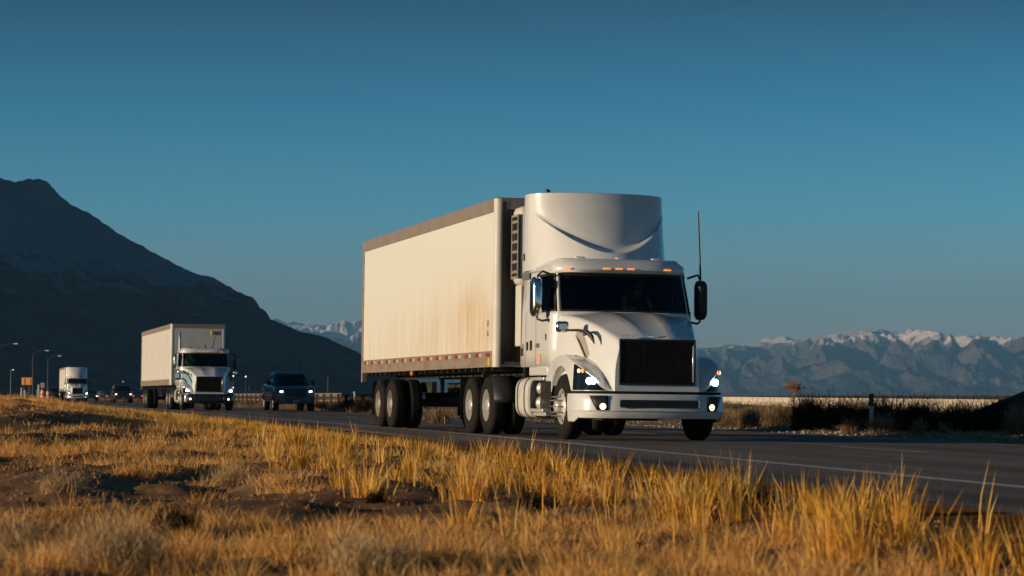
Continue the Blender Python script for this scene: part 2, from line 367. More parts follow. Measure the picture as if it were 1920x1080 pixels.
def massif(name, prof, Y0, Yf, Yb, x0, x1, nx, ny, m, amp, fx, seed, sharp=1.0, jag=0.0):
    """Height field whose crest (at depth Y0) follows the skyline; falls to the plain at Yf (near) and Yb (far)."""
    px = np.linspace(x0, x1, nx); H = (HZ - np.interp(px, [p[0] for p in prof], [p[1] for p in prof])) / F * Y0
    vx = VN(seed); H = H * (1 + jag * (vx.fbm(px * 0.13, px * 0 + 3.3, 4) - 0.5))
    ys = np.concatenate([np.linspace(Yf, Y0, int(ny * 0.75)), np.linspace(Y0, Yb, int(ny * 0.25) + 1)[1:]])
    Yg, Pg = np.meshgrid(ys, px, indexing='ij'); Xg = (Pg - 960) / F * Y0
    t = np.where(Yg <= Y0, (Yg - Yf) / (Y0 - Yf), (Yb - Yg) / (Yb - Y0)); Hg = np.broadcast_to(H, Yg.shape)
    rn = ridge_noise(vx, Xg * fx, Yg * fx * 0.55, 6)
    body = t ** sharp
    Z = EYE + Hg * body + amp * (rn - 0.62) * np.sin(np.clip(t, 0, 1) * math.pi) ** 0.8 * np.clip(Hg / H.max(), 0, 1) ** 0.7
    Z = np.minimum(Z, EYE + Hg * Yg / Y0 * 0.995 + 0.3) if name else Z
    Z = np.maximum(Z, -2.0)
    return tag(npmesh(name, np.stack([Xg, Yg, Z], -1).reshape(-1, 3), gridfaces(len(ys), nx), m), kind='structure')
near_prof = [(-700, 250), (-300, 290), (-120, 300), (-40, 322), (0, 331), (30, 341), (50, 336), (70, 333), (88, 341), (100, 354), (112, 366), (130, 379), (170, 401), (200, 422), (230, 441), (270, 463), (300, 480), (340, 500), (370, 513), (400, 520), (440, 543), (460, 553), (474, 557), (484, 575), (497, 583), (505, 597), (530, 607), (560, 621), (590, 627), (610, 632), (640, 647), (660, 655), (677, 664), (720, 690), (780, 722), (830, 742), (870, 746)]
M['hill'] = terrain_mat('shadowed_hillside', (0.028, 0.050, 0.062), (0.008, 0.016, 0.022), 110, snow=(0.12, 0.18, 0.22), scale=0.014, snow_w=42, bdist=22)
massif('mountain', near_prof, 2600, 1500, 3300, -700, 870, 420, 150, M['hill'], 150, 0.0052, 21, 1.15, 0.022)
massif('unseen_shade_ridge', [(-7500, 700), (-6500, -300), (-5500, -900), (-4000, -1000), (-2600, -700), (-1900, -150), (-1400, 700)], 1900, 900, 3000, -7500, -1400, 120, 90, M['hill'], 60, 0.003, 33, 0.8, 0.01)  # ridge outside the frame, added to cast shade over the mountain
far_prof = [(-200, 720), (300, 650), (420, 670), (470, 630), (500, 600), (515, 596), (527, 600), (540, 606), (551, 602), (562, 605), (575, 608), (588, 609), (599, 609), (606, 611), (614, 615), (622, 612), (631, 610), (640, 614), (648, 617), (658, 612), (671, 606), (690, 600), (740, 585), (800, 610), (900, 640), (1000, 632), (1100, 650), (1200, 655), (1310, 653), (1340, 650), (1352, 646), (1370, 651), (1395, 650), (1412, 643), (1430, 642), (1445, 636), (1460, 630), (1472, 634), (1484, 642), (1500, 636), (1520, 633), (1535, 630), (1552, 626), (1562, 630), (1580, 627), (1600, 622), (1615, 618), (1630, 616), (1642, 620), (1652, 625), (1668, 623), (1690, 622), (1708, 626), (1720, 631), (1740, 633), (1758, 628), (1775, 630), (1800, 629), (1830, 633), (1850, 632), (1880, 640), (1920, 647), (2100, 660), (2500, 655)]
M['farmt'] = terrain_mat('snowy_range', (0.17, 0.135, 0.12), (0.085, 0.072, 0.07), 352, snow=(0.78, 0.70, 0.67), scale=0.0045, snow_w=60, bdist=90)
massif('snowy_mountains', far_prof, 18000, 12500, 22000, -200, 2500, 1500, 240, M['farmt'], 560, 0.0024, 5, 0.85, 0.02)

# ------------------------------------------------------------------ wheels
def wheel(parent, x, y, side, r=0.51, wd=0.30, kind='drive', rimmat=None, dual=False):
    """side: -1 outer face towards -y, +1 towards +y."""
    rimr = r * 0.565
    wtot = 0.62 if dual else wd
    s = side
    m = MB(); m.m = Matrix.Translation((x, y, r))
    o = -s                                    # inward direction from outer face at y
    if kind == 'steer':
        prof = [(o * 0.02, rimr), (o * 0.01, rimr * 0.97), (o * 0.035, rimr * 0.93), (o * 0.05, rimr * 0.86), (o * 0.035, rimr * 0.72), (-o * 0.005, rimr * 0.58), (-o * 0.02, rimr * 0.40), (-o * 0.02, 0.02)]
    else:
        prof = [(o * 0.015, rimr), (o * 0.005, rimr * 0.97), (o * 0.03, rimr * 0.92), (o * 0.10, rimr * 0.88), (o * 0.15, rimr * 0.80), (o * 0.165, rimr * 0.55), (o * 0.165, rimr * 0.42), (o * 0.15, 0.02)]
    m.lathe(prof, 40)
    root = m.build('wheel', rimmat or M['alu'], parent, smooth=50)
    t = MB(); t.m = Matrix.Translation((x, y, r))
    def tp(y0, y1):
        return [(y0, rimr), (y0 - o * 0.004, rimr * 1.12), (y0, r * 0.86), (y0 + o * 0.02, r * 0.955), (y0 + o * 0.05, r * 0.99), (y0 + o * 0.075, r), (y0 + o * 0.1, r), (y0 + o * 0.103, r * 0.975), (y0 + o * 0.113, r * 0.975), (y0 + o * 0.116, r),
                (y1 - o * 0.116, r), (y1 - o * 0.113, r * 0.975), (y1 - o * 0.103, r * 0.975), (y1 - o * 0.1, r), (y1 - o * 0.05, r * 0.99), (y1 - o * 0.02, r * 0.955), (y1, r * 0.86), (y1, rimr), (y1 - o * 0.08, rimr * 0.96)]
    t.lathe(tp(0, o * 0.28), 48)
    if dual: t.lathe(tp(o * 0.34, o * 0.62), 48)
    else: t.lathe([(o * 0.25, rimr), (o * 0.2, 0.02)], 24)
    t.build('tyre', M['rubber'], root, smooth=50)
    h = MB(); h.m = Matrix.Translation((x, y, r))
    if kind == 'steer':
        h.lathe([(-o * 0.01, 0.115), (-o * 0.07, 0.105), (-o * 0.10, 0.07), (-o * 0.105, 0.01)], 20)
        for k in range(10):
            a = 2 * math.pi * k / 10; c = (0.155 * math.cos(a), 0, 0.155 * math.sin(a))
            h.tube([(c[0], 0, c[2]), (c[0], -o * 0.05, c[2]), (c[0], -o * 0.15, c[2])], [0.02, 0.019, 0.006], 6)
        h.build('wheel_hub', M['alu'], root, smooth=40)
        for k in range(10):
            q = MB(); q.m = Matrix.Translation((x, y, r))
            a = 2 * math.pi * (k + 0.5) / 10; q.lathe([(o * 0.036, 0.028), (o * 0.036, 0.001)], 10, c=(rimr * 0.78 * math.cos(a), 0, rimr * 0.78 * math.sin(a)))
            q.v = [(vx, vy - o * 0.012, vz) for vx, vy, vz in q.v]
            q.build('hand_hole', M['black'], root, smooth=0)
    else:
        h.lathe([(o * 0.16, 0.13), (o * 0.03, 0.115), (o * 0.01, 0.09), (o * 0.005, 0.01)], 20)
        for k in range(10):
            a = 2 * math.pi * k / 10; c = (0.165 * math.cos(a), 0, 0.165 * math.sin(a))
            h.tube([(c[0], o * 0.17, c[2]), (c[0], o * 0.12, c[2])], 0.018, 6)
        h.build('wheel_hub', rimmat or M['alu'], root, smooth=40)
    return root

# ------------------------------------------------------------------ tractor
def cab_x(y, z, W, xf):
    q = min(1.0, abs(y) / W); return (xf - 0.34) + 0.34 * (1 - q ** 3.6) ** 0.5
def cabW(z): return 1.19 - 0.015 * max(0, z - 1.1) - (0.03 * max(0, (z - 2.1) / 0.6))
def cabXF(z): return np.interp(z, [1.15, 2.02, 2.64, 2.70], [3.56, 3.52, 3.28, 3.25])
def cab_ring(z, off=0.0, xb=1.4):
    W = cabW(z) - off; xf = float(cabXF(z)) - off
    if z > 2.72:
        t = (z - 2.72) / 0.16; W -= 0.16 * t * t; xf -= 0.10 * t * t
    et = [1.0, 0.995, 0.98, 0.955, 0.925, 0.895, 0.875, 0.8, 0.65, 0.45, 0.22, 0.0]
    half = [(xb + off, 0.0), (xb + off, -W * 0.9), (xb + off + 0.02, -W * 0.98), (xb + off + 0.06, -W)]
    for x in (1.8, 2.15, 2.26, 2.33, 2.93, 2.98): half.append((x, -W))
    for e in et: half.append((cab_x(W * e, z, W, xf), -W * e))
    full = half + [(x, -y) for x, y in half[-2::-1]]
    return [(x, y, z) for x, y in full], len(half)
CABZ = [1.15, 1.45, 1.75, 1.96, 2.02, 2.05, 2.3, 2.56, 2.60, 2.64, 2.72, 2.78, 2.83, 2.86, 2.88]
def classify(i, j, nh):
    # j = column index on half ring (mirrored); returns region
    z0 = CABZ[i]; k = j if j < nh - 1 else (2 * (nh - 1) - 1 - j)
    # half indices: 0..3 rear, 4..9 side xs, 10.. front
    inz = 2.05 <= z0 < 2.60
    if inz and 7 <= k <= 12: return 'door'
    if inz and k >= 16: return 'wind'
    if (2.02 <= z0 < 2.64) and k >= 15: return 'seal'
    if (2.02 <= z0 < 2.64) and 6 <= k <= 13: return 'seal'
    return 'body'
def cab(parent, paint, xb=1.4, glass=None):
    rings = []
    for z in CABZ:
        r, nh = cab_ring(z, 0, xb); rings.append(r)
    nc = len(rings[0]); parts = {'body': MB(), 'wind': MB(), 'door': MB(), 'seal': MB()}
    for k, mb in parts.items(): mb.v = [p for r in rings for p in r]
    for i in range(len(CABZ) - 1):
        for j in range(nc - 1):
            parts[classify(i, j, nh)].f.append((i * nc + j, i * nc + j + 1, (i + 1) * nc + j + 1, (i + 1) * nc + j))
    b = parts['body']; n = (len(CABZ) - 1) * nc; b.f.append(tuple(n + k for k in range(nc - 1)))
    body = b.build('cab_body', paint, parent, smooth=30, thick=0.012)
    parts['seal'].build('window_seal', M['black'], body, thick=0.02)
    parts['wind'].build('windshield', glass or M['glass'], parent)
    d = parts['door']
    for sgn in (-1, 1):
        q = MB(); q.v = d.v; q.f = [f for f in d.f if (sum(d.v[i][1] for i in f) * sgn) > 0]; q.build('door_window', glass or M['doorglass'], parent)
    # interior shell: keeps the sun off the white inner skin
    it = MB(); rings = []
    for z in (1.2, 1.9, 1.98, 2.06, 2.6, 2.66, 2.74, 2.80):
        r, nh = cab_ring(z, 0.05, xb); rings.append(r)
    it.v = [p for r in rings for p in r]
    for i in range(len(rings) - 1):
        for j in range(nc - 1):
            k = j if j < nh - 1 else (2 * (nh - 1) - 1 - j); zz = (1.2, 1.9, 1.98, 2.06, 2.6, 2.66, 2.74, 2.80)[i]
            if 1.98 <= zz < 2.66 and (k >= 15 or (7 <= k <= 12 and 2.0 < zz < 2.6)): continue
            it.f.append((i * nc + j, i * nc + j + 1, (i + 1) * nc + j + 1, (i + 1) * nc + j))
    it.f.append(tuple((len(rings) - 1) * nc + k for k in range(nc - 1)))
    it.box((2.25, 0, 1.45), (1.6, 2.1, 0.1)); it.box((3.3, 0, 1.85), (0.35, 2.05, 0.22))
    lin = it.build('cab_interior', M['int'], parent)
    for y in (-0.62, 0.55):
        s = MB().box((2.35, y, 1.72), (0.5, 0.5, 0.16)).box((2.12, y, 2.1), (0.14, 0.48, 0.75), ry=R(-8)).box((2.08, y, 2.5), (0.1, 0.26, 0.16)); s.build('driver_seat', M['int'], parent, bevel=0.03)
    sw = MB(); sw.m = Matrix.Translation((2.95, 0.55, 2.02)) @ Matrix.Rotation(R(-62), 4, 'Y')
    pr = [(0.016 * math.sin(a), 0.22 + 0.016 * math.cos(a)) for a in np.linspace(0, 2 * math.pi, 7)]; sw.lathe(pr, 24, 'x'); sw.tube([(0, -0.22, 0), (0, 0.22, 0)], 0.012, 6)
    sw.build('steering_wheel', M['black'], parent)
    return body

def fairing(parent, paint, xb=1.4, xs=1.62, ztop=4.02, A0=0.62, A1=1.25, crease=True):
    rows = []; th = np.linspace(-math.pi / 2, math.pi / 2, 61)
    fr = [(0, f) for f in np.linspace(0, 1, 10)] + ([(1, 0.0), (1, 0.5), (1, 1.0)] if crease else []) + [(2, f) for f in np.linspace(0, 1, 16)[1:]]
    for (seg, f) in fr:
        row = []
        def zat(y):
            zc = min(2.99 + 0.62 * (abs(y) / 1.1) ** 1.9, ztop - 0.2) if crease else 3.3
            return 2.74 + (zc - 2.74) * f if seg == 0 else zc + 0.055 * f if seg == 1 else (zc + (0.055 if crease else 0)) + (ztop - zc - (0.055 if crease else 0)) * f
        def W_(z): return 1.175 - 0.02 * (z - 2.74) / (ztop - 2.74)
        ze = zat(1.2); row += [(xb, -W_(ze) * 0.985, ze), (xb + 0.03, -W_(ze), ze), (xb + (xs - xb) * 0.5, -W_(ze), ze)]
        for a_ in th:
            y0_ = 1.2 * math.sin(a_); z = zat(y0_); t = (z - 2.74) / (ztop - 2.74); W = W_(z); y = W * math.sin(a_); q = abs(y) / W
            A = A0 + (A1 - A0) * (1 - t) ** 1.3
            if crease:
                o_ = 0.17 * (1 - q ** 5); A += o_ if seg == 0 else o_ * (1 - f) if seg == 1 else -0.03 * math.exp(-(f / 0.25) ** 2) * (1 - q ** 4)
            row.append((xs + A * math.cos(a_) ** 0.9 if math.cos(a_) > 1e-6 else xs, y, z))
        row += [(xb + (xs - xb) * 0.5, W_(ze), ze), (xb + 0.03, W_(ze), ze), (xb, W_(ze) * 0.985, ze)]
        rows.append(row)
    top = rows[-1]; rows.append([(1 + (x - 1) * 1.0 - 0.02 * (x > xs), y * 0.985, ztop + 0.012) for x, y, z in top])
    mb = MB().grid(rows)
    n = len(rows[0]); mb.f.append(tuple((len(rows) - 1) * n + k for k in range(n)))
    return mb.build('roof_fairing', paint, parent, smooth=38)

# plan curve of the fenders/bumper corner, from the rear of the fender to the nose; (x, |y|)
FPL = [(3.02, 1.19), (3.2, 1.2), (3.4, 1.2), (3.7, 1.2), (4.0, 1.2), (4.3, 1.2), (4.5, 1.195), (4.66, 1.175), (4.80, 1.135), (4.92, 1.07), (5.01, 0.99), (5.08, 0.90), (5.12, 0.81), (5.15, 0.72), (5.17, 0.64)]
def densify(p, n=4):
    out = []
    P = [Vector((a, b, 0)) for a, b in p]
    for i in range(len(P) - 1):
        p0, p1, p2, p3 = P[max(i - 1, 0)], P[i], P[i + 1], P[min(i + 2, len(P) - 1)]
        for k in range(n):
            t = k / n
            q = 0.5 * ((2 * p1) + (-p0 + p2) * t + (2 * p0 - 5 * p1 + 4 * p2 - p3) * t * t + (-p0 + 3 * p1 - 3 * p2 + p3) * t ** 3); out.append((q.x, q.y))
    out.append(p[-1]); return out
FP = densify(FPL, 5)
def ztopf(x, y):       # fender crest
    s = x + (1.2 - y) * 0.9
    return float(np.interp(s, [3.0, 3.15, 3.4, 3.8, 4.2, 4.55, 4.9, 5.1, 5.25, 5.4, 5.52, 5.7], [0.98, 1.13, 1.27, 1.335, 1.325, 1.26, 1.155, 1.06, 0.975, 0.87, 0.80, 0.765]))
def zarch(x, y):
    dx = abs(x - 3.98)
    a = 0.51 + math.sqrt(max(0, 0.62 ** 2 - dx * dx)) * 1.0 if dx < 0.62 else 0
    if y < 1.1: a = 0
    a = max(a, 0.51) if dx < 0.62 and y >= 1.1 else a
    return a
def hood_prof(x):
    t = max(0, (x - 3.3)) / (5.17 - 3.3)
    zt = 2.03 - 0.10 * t - 0.36 * t ** 2.1
    hw = 1.12 - 0.12 * t - 0.34 * t ** 1.3
    return zt, hw
def tractor(parent, stack=True, paint=None, fair=True, white_bumper=True, emblem=True, sleeper=False, stripes=False, glass=None, bumpmat=None, chrome_grille=False):
    paint = paint or M['white']; T = parent
    body = cab(T, paint, glass=glass)
    # visor / roof lip with marker lamps
    vis = MB(); rows = []
    for (z, o) in ((2.64, 0.0), (2.655, 0.10), (2.70, 0.13), (2.78, 0.09), (2.86, 0.0), (2.88, -0.08)):
        row = []
        for e in np.linspace(-1, 1, 41):
            W = cabW(2.64) - 0.01; xf = 3.30
            y = W * e; x = cab_x(y * 0.999, z, W, xf) + o * (1 - abs(e) ** 5)
            row.append((x, y * (1 - (0.10 if z > 2.85 else 0.03 if z > 2.8 else 0)), z))
        rows.append(row)
    vis.grid(rows).build('roof_visor', paint, T, smooth=50, thick=0.01)
    for y in (-0.93, -0.30, -0.10, 0.10, 0.72):
        W = cabW(2.64) + 0.01; x = cab_x(y, 2.7, W, 3.30) + 0.135
        MB().box((x, y, 2.715), (0.03, 0.12, 0.02)).build('marker_light', M['amber'], T, bevel=0.008)
    if fair:
        f = fairing(T, paint)
        # small lamps/vents moulded below the crease
        for y in (-0.62, 0.05, 0.66): MB().box((3.02 - 0.05 * abs(y), y, 2.885), (0.12, 0.17, 0.07), ry=R(18)).build('roof_lamp_pod', paint, T, bevel=0.02)
    if sleeper:
        MB().box((0.9, 0, 2.5), (1.05, 2.4, 2.8)).build('sleeper_box', paint, T, bevel=0.08)
    # hood: nose volume
    rows = []
    xs = list(np.linspace(3.2, 5.08, 22)) + [5.13, 5.17, 5.185]
    for x in xs:
        zt, hw = hood_prof(min(x, 5.17))
        if x > 5.10: zt -= (x - 5.10) * 0.35; hw -= (x - 5.10) * 0.1
        row = [(x, -hw - 0.02, 0.74)]
        for z in np.linspace(0.95, zt - 0.16, 7): row.append((x, -hw - 0.02 + 0.10 * ((z - 0.95) / (zt - 1.11)) ** 2 * 0.6, z))
        y0 = -row[-1][1]
        for a in (20, 40, 60, 80): row.append((x, -(y0 - 0.065 + 0.065 * math.cos(R(a))), zt - 0.16 + 0.105 * math.sin(R(a))))
        yy = y0 - 0.065
        for k, e in enumerate((0.985, 0.95, 0.8, 0.55, 0.36, 0.30, 0.15, 0.0)):
            ridge = 0.03 * math.exp(-((e - 0.42) / 0.16) ** 2) * (1 - abs((x - 4.3) / 1.2) ** 2) if abs(x - 4.3) < 1.2 else 0
            row.append((x, -yy * e, zt - 0.052 + 0.052 * (1 - e * e) + ridge))
        row += [(a, -b, c) for a, b, c in row[-2::-1]]
        rows.append(row)
    hb = MB().grid(rows); n = len(rows[0]); hb.f.append(tuple((len(rows) - 1) * n + k for k in range(n)))
    hood = hb.build('hood', paint, T, smooth=45)
    # hood seam emblem bump in front
    em = MB(); em.tube([(5.02, -0.30, 1.62), (5.10, -0.12, 1.585), (5.125, 0.0, 1.575), (5.10, 0.12, 1.59), (5.02, 0.22, 1.62)], [0.01, 0.018, 0.02, 0.018, 0.01], 8); em.build('hood_latch_trim', paint, hood)
    # side vents and fenders
    for s in (-1, 1):
        rows = []
        for (x, y) in FP:
            zt = ztopf(x, y); zb = zarch(x, y)
            lo = (zb if zb > 0 else 0.74) if x > 3.98 else (zb if zb > 0.9 else 0.90 if x < 3.45 else zb)
            if x > 4.5: lo = max(lo, 0.74)
            ix, iy = (0, 0)
            nx = 0.0 if x < 4.5 else (x - 4.5) * 0.12
            row = [(x - 0.05 * 0, s * (y - 0.30) if y > 1.0 else s * (y - 0.1), lo), (x, s * (y - 0.03), lo - 0.0), (x, s * y, lo + 0.015)]
            h = zt - lo
            for k in (0.25, 0.5, 0.75, 0.90): row.append((x - 0.02 * k, s * (y - 0.025 * k), lo + h * k))
            row.append((x - 0.05, s * (y - 0.06), zt - 0.012)); row.append((x - 0.09, s * (y - 0.12), zt))
            zh, hw = hood_prof(min(max(x, 3.35), 5.17))
            yi = hw - 0.03
            if y - 0.12 > yi:
                row.append((x - 0.12, s * (yi + (y - 0.12 - yi) * 0.6), zt - 0.025)); row.append((x - 0.14, s * (yi + (y - 0.12 - yi) * 0.2), zt + 0.02)); row.append((x - 0.14, s * (yi - 0.05), zt + 0.12))
            else:
                for q in range(3): row.append((x - 0.12 - 0.01 * q, s * (min(yi, y) - 0.12 - 0.02 * q), zt + 0.0))
            rows.append(row)
        fe = MB().grid(rows).build('fender', paint, T, smooth=45)
        # dark liner inside the arch
        ln = MB(); rr = [[(3.98 + 0.625 * math.cos(a), s * yy, 0.51 + 0.625 * math.sin(a)) for a in np.linspace(-0.15, math.pi + 0.15, 20)] for yy in (1.185, 0.6)]
        ln.grid(rr).build('wheel_arch_liner', M['black'], T)
        # headlight: patch following the fender corner
        seg = [(x, y) for (x, y) in FP if 4.60 <= x and y > 0.765]
        rows = []; nseg = len(seg)
        for i, (x, y) in enumerate(seg):
            t = i / (nseg - 1); zt_ = min(ztopf(x, y) - 0.05, 1.165 - 0.06 * t); zb_ = 0.765
            lean = 0.035 * (1 - t)
            # outward normal in plan
            j = FP.index((x, y)); a = FP[max(j - 1, 0)]; b = FP[min(j + 1, len(FP) - 1)]; tx, ty = b[0] - a[0], b[1] - a[1]; L = math.hypot(tx, ty); nx_, ny_ = -ty / L, tx / L
            row = []
            for k in (0, 0.25, 0.5, 0.75, 1.0):
                z = zb_ + (zt_ - zb_) * k; yk = y - 0.025 * k
                row.append((x + nx_ * 0.006 - 0.02 * k, s * (yk + ny_ * 0.006), z))
            rows.append(row)
        hl = MB().grid(rows).build('headlight', M['darkglass'], T, smooth=60)
        def on(tpos, z, off=0.012):
            i = min(int(tpos * (nseg - 1)), nseg - 2); x, y = seg[i]; x2, y2 = seg[i + 1]; L = math.hypot(x2 - x, y2 - y); nx_, ny_ = -(y2 - y) / L, (x2 - x) / L
            return Vector((x + nx_ * off - 0.01, s * (y + ny_ * off - 0.012), z)), math.atan2(s * ny_, nx_)
        for (tp_, z, r_, mm, nm) in ((0.50, 0.905, 0.055, 'led', 'headlight_bulb'), (0.64, 0.90, 0.045, 'led', 'headlight_bulb'), (0.34, 1.06, 0.034, 'amber', 'turn_signal'), (0.24, 1.06, 0.03, 'warmlamp', 'turn_signal')):
            p, a = on(tp_, z); q = MB(); q.m = Matrix.Translation(p) @ Matrix.Rotation(a, 4, 'Z'); q.lathe([(0, r_), (0.012, r_ * 0.8), (0.018, 0.002)], 18, 'x'); q.build(nm, M[mm], hl)
        # hood side air vent: dark slanted louvre
        vz = MB()
        def hv(x, z, e=0.006):
            zt, hw = hood_prof(x); yb = hw + 0.02 - 0.10 * ((z - 0.95) / (zt - 1.11)) ** 2 * 0.6; return (x, s * (yb + e), z)
        if not stripes:
            pa = [(4.02, 1.70, 1.62), (4.16, 1.66, 1.54), (4.27, 1.58, 1.43), (4.36, 1.46, 1.33), (4.45, 1.32, 1.24)]
            P0 = [hv(a, b) for a, b, c in pa]; P1 = [hv(a - 0.10 if i else a - 0.03, c) for i, (a, b, c) in enumerate(pa)]
            vz.grid([P0, P1]).build('hood_vent', M['rim_dirty'], T)
            vz2 = MB(); vz2.grid([[hv(a - 0.03, c + (b - c) * .1, 0.010) for a, b, c in pa], [hv(a - 0.075 if i else a - 0.03, c + 0.01, 0.010) for i, (a, b, c) in enumerate(pa)]]).build('vent_slot', M['black'], T)
        # mirrors
        mt = MB().tube([(3.20, s * 1.12, 2.60), (3.2, s * 1.30, 2.66), (3.12, s * 1.36, 2.60), (3.12, s * 1.38, 2.5), (3.12, s * 1.38, 2.0)], 0.018).tube([(3.20, s * 1.13, 1.90), (3.2, s * 1.3, 1.87), (3.12, s * 1.36, 1.90), (3.12, s * 1.38, 2.0)], 0.018)
        mi = MB(); ring = []
        for (xx, k) in ((3.02, 0.9), (3.05, 1.0), (3.14, 1.0), (3.22, 0.9), (3.25, 0.6)):
            row = []
            for a in np.linspace(0, 2 * math.pi, 25)[:-1]:
                ca, sa = math.cos(a), math.sin(a); row.append((xx, s * 1.38 + 0.088 * k * math.copysign(abs(ca) ** 0.5, ca), 2.255 + 0.32 * k * math.copysign(abs(sa) ** 0.35, sa)))
            ring.append(row)
        mi.grid(ring, closed=True); mi.f += [tuple(range(24)), tuple(4 * 24 + k for k in range(24))]
        mo = mi.build('side_mirror', M['chrome' if s < 0 else 'black'], T, smooth=50)
        mt.build('mirror_arm', M['black'], mo)
        boxo('mirror_glass', (3.016, s * 1.38, 2.25), (0.006, 0.16, 0.5), M['chrome'], mo)
        if s < 0 or stripes:
            hm = MB().box((4.30, s * 1.27, 1.745), (0.12, 0.20, 0.17)).build('hood_mirror', M['chrome'], T, bevel=0.04)
            MB().tube([(4.36, s * 1.22, 1.69), (4.50, s * 1.06, 1.69), (4.62, s * 0.96, 1.66), (4.70, s * 0.91, 1.59), (4.76, s * 0.88, 1.48)], [0.018, 0.022, 0.036, 0.036, 0.010], 10).build('mirror_arm', M['black'], hm)
    # grille
    if True:
        gx = 5.19
        gf = MB()
        gf.box((gx, 0, 1.538), (0.03, 1.22, 0.028)).box((gx, 0, 0.862), (0.03, 1.22, 0.028)).box((gx, -0.597, 1.20), (0.03, 0.026, 0.648)).box((gx, 0.597, 1.20), (0.03, 0.026, 0.648))
        gr = MB().box((gx - 0.005, 0, 1.20), (0.02, 1.168, 0.648)).build('grille', M['rubber'], T)
        gf.build('grille_frame', M['navy'], gr, bevel=0.006)
        mesh = MB()
        for z in np.linspace(0.89, 1.51, 17): mesh.box((gx + 0.008, 0, z), (0.010, 1.16, 0.009))
        for y in np.linspace(-0.55, 0.55, 13): mesh.box((gx + 0.004, y, 1.20), (0.006, 0.006, 0.64))
        mesh.build('grille_mesh', M['rubber'], gr, smooth=0)
        boxo('chrome_strip', (gx + 0.022, 0.562, 1.18), (0.018, 0.028, 0.56), M['chrome'], gr, 0.004)
    # bumper
    bm_ = bumpmat or paint; rows = []
    pl = [(4.34, 1.19), (4.5, 1.2), (4.7, 1.19), (4.85, 1.165), (4.98, 1.12), (5.09, 1.03), (5.16, 0.93), (5.21, 0.80), (5.245, 0.66), (5.26, 0.5), (5.275, 0.25), (5.28, 0)]
    pl = densify(pl, 4); pl = [(x, -y) for x, y in pl] + [(x, y) for x, y in pl[-2::-1]]
    for (z, o) in ((0.712, -0.12), (0.712, -0.012), (0.70, 0.0), (0.60, 0.012), (0.48, 0.015), (0.455, 0.02), (0.44, 0.0), (0.36, -0.01), (0.315, -0.04), (0.31, -0.12)):
        row = []
        for (x, y) in pl:
            zz = z
            if z < 0.40 and abs(y) < 1.17: zz = z + 0.03
            if z < 0.5 and x < 4.75: zz = z - 0.03 if z < 0.4 else z
            k = 1 - abs(o); row.append((x + o, y * (1 + o * 0.35) , zz))
        rows.append(row)
    bp = MB().grid(rows).build('bumper', bm_, T, smooth=40)
    MB().grid([[(x - 0.035, y * 0.985, z) for (x, y) in pl] for z in (0.69, 0.755)]).build('bumper_gap_strip', M['rubber'], bp)  # black strip paints in the dark of the gap above the bumper
    sl_ = MB()
    sl_.prism([(5.282, yy, zz) for yy, zz in [(-0.62, 0.525), (-0.60, 0.505), (0.60, 0.505), (0.62, 0.525), (0.62, 0.605), (0.60, 0.625), (-0.60, 0.625), (-0.62, 0.605)]], (0.018, 0, 0)); sl_.build('bumper_slot', M['black'], bp)
    boxo('slot_trim', (5.285, 0.645, 0.565), (0.03, 0.03, 0.11), M['wtape'], bp, 0.008)
    for s in (-1, 1):
        def bpnt(y, z, e=0.014):
            x = float(np.interp(abs(y), [0, 0.25, 0.5, 0.66, 0.80, 0.93, 1.03, 1.12], [5.28, 5.275, 5.26, 5.245, 5.21, 5.16, 5.09, 4.98])); return (x + e + 0.012, s * abs(y) * 1.0, z)
        tr = MB(); tr.grid([[bpnt(a, 0.685) for a in np.linspace(0.79, 1.05, 6)], [bpnt(a, 0.56) for a in np.linspace(0.79, 1.0, 6)], [bpnt(a, 0.46) for a in np.linspace(0.79, 0.95, 6)]]).build('fog_lamp_recess', M['black'], bp, thick=0.01)
        p = bpnt(0.87, 0.52, 0.03); q = MB(); q.m = Matrix.Translation(p) @ Matrix.Rotation(s * R(15), 4, 'Z'); q.lathe([(0, 0.048), (0.01, 0.04), (0.016, 0.002)], 18, 'x'); q.build('fog_lamp', M['warmlamp'], bp)
    # tank, steps, chassis
    for s in (-1, 1):
        tk = MB(); rings = []
        def dring(x, k):
            out_ = []
            for a in np.linspace(0, 2 * math.pi, 29)[:-1]:
                ca, sa = math.cos(a), math.sin(a); out_.append((x, s * (0.93 + 0.30 * k * math.copysign(abs(ca) ** 0.6, ca)), 0.65 + 0.34 * k * math.copysign(abs(sa) ** 0.55, sa)))
            return out_
        for (x, k) in ((1.16, 0.85), (1.19, 0.97), (1.25, 1.0), (2.02, 1.0), (2.06, 0.97)): rings.append(dring(x, k))
        tk.grid(rings, closed=True); tk.f.append(tuple(range(28))); tk.f.append(tuple(4 * 28 + k for k in range(28)))
        tank = tk.build('fuel_tank', M['white_low'], T, smooth=50)
        for x in (1.36, 1.80): MB().grid([dring(x, 1.012), dring(x + 0.05, 1.012)], closed=True).build('tank_strap', M['frame'], tank, thick=0.008)
        st = MB(); st.grid([dring(2.06, 1.0), dring(2.12, 1.03), dring(2.2, 1.0)], closed=True)
        st.box((2.55, s * 1.12, 0.95), (0.85, 0.18, 0.05)).box((2.55, s * 1.12, 0.44), (0.85, 0.2, 0.06), rx=0).box((2.55, s * 1.10, 0.40), (0.8, 0.14, 0.10))
        st.build('cab_step', M['alu'], T, bevel=0.012)
        MB().lathe([(2.14, 0.13), (2.26, 0.13), (2.30, 0.09), (2.30, 0.01)], 20, 'x', c=(0, s * 1.0, 0.56)).lathe([(2.14, 0.12), (2.26, 0.12), (2.30, 0.09), (2.30, 0.01)], 20, 'x', c=(0, s * 1.0, 0.80)).build('air_tank', M['alu'], T)
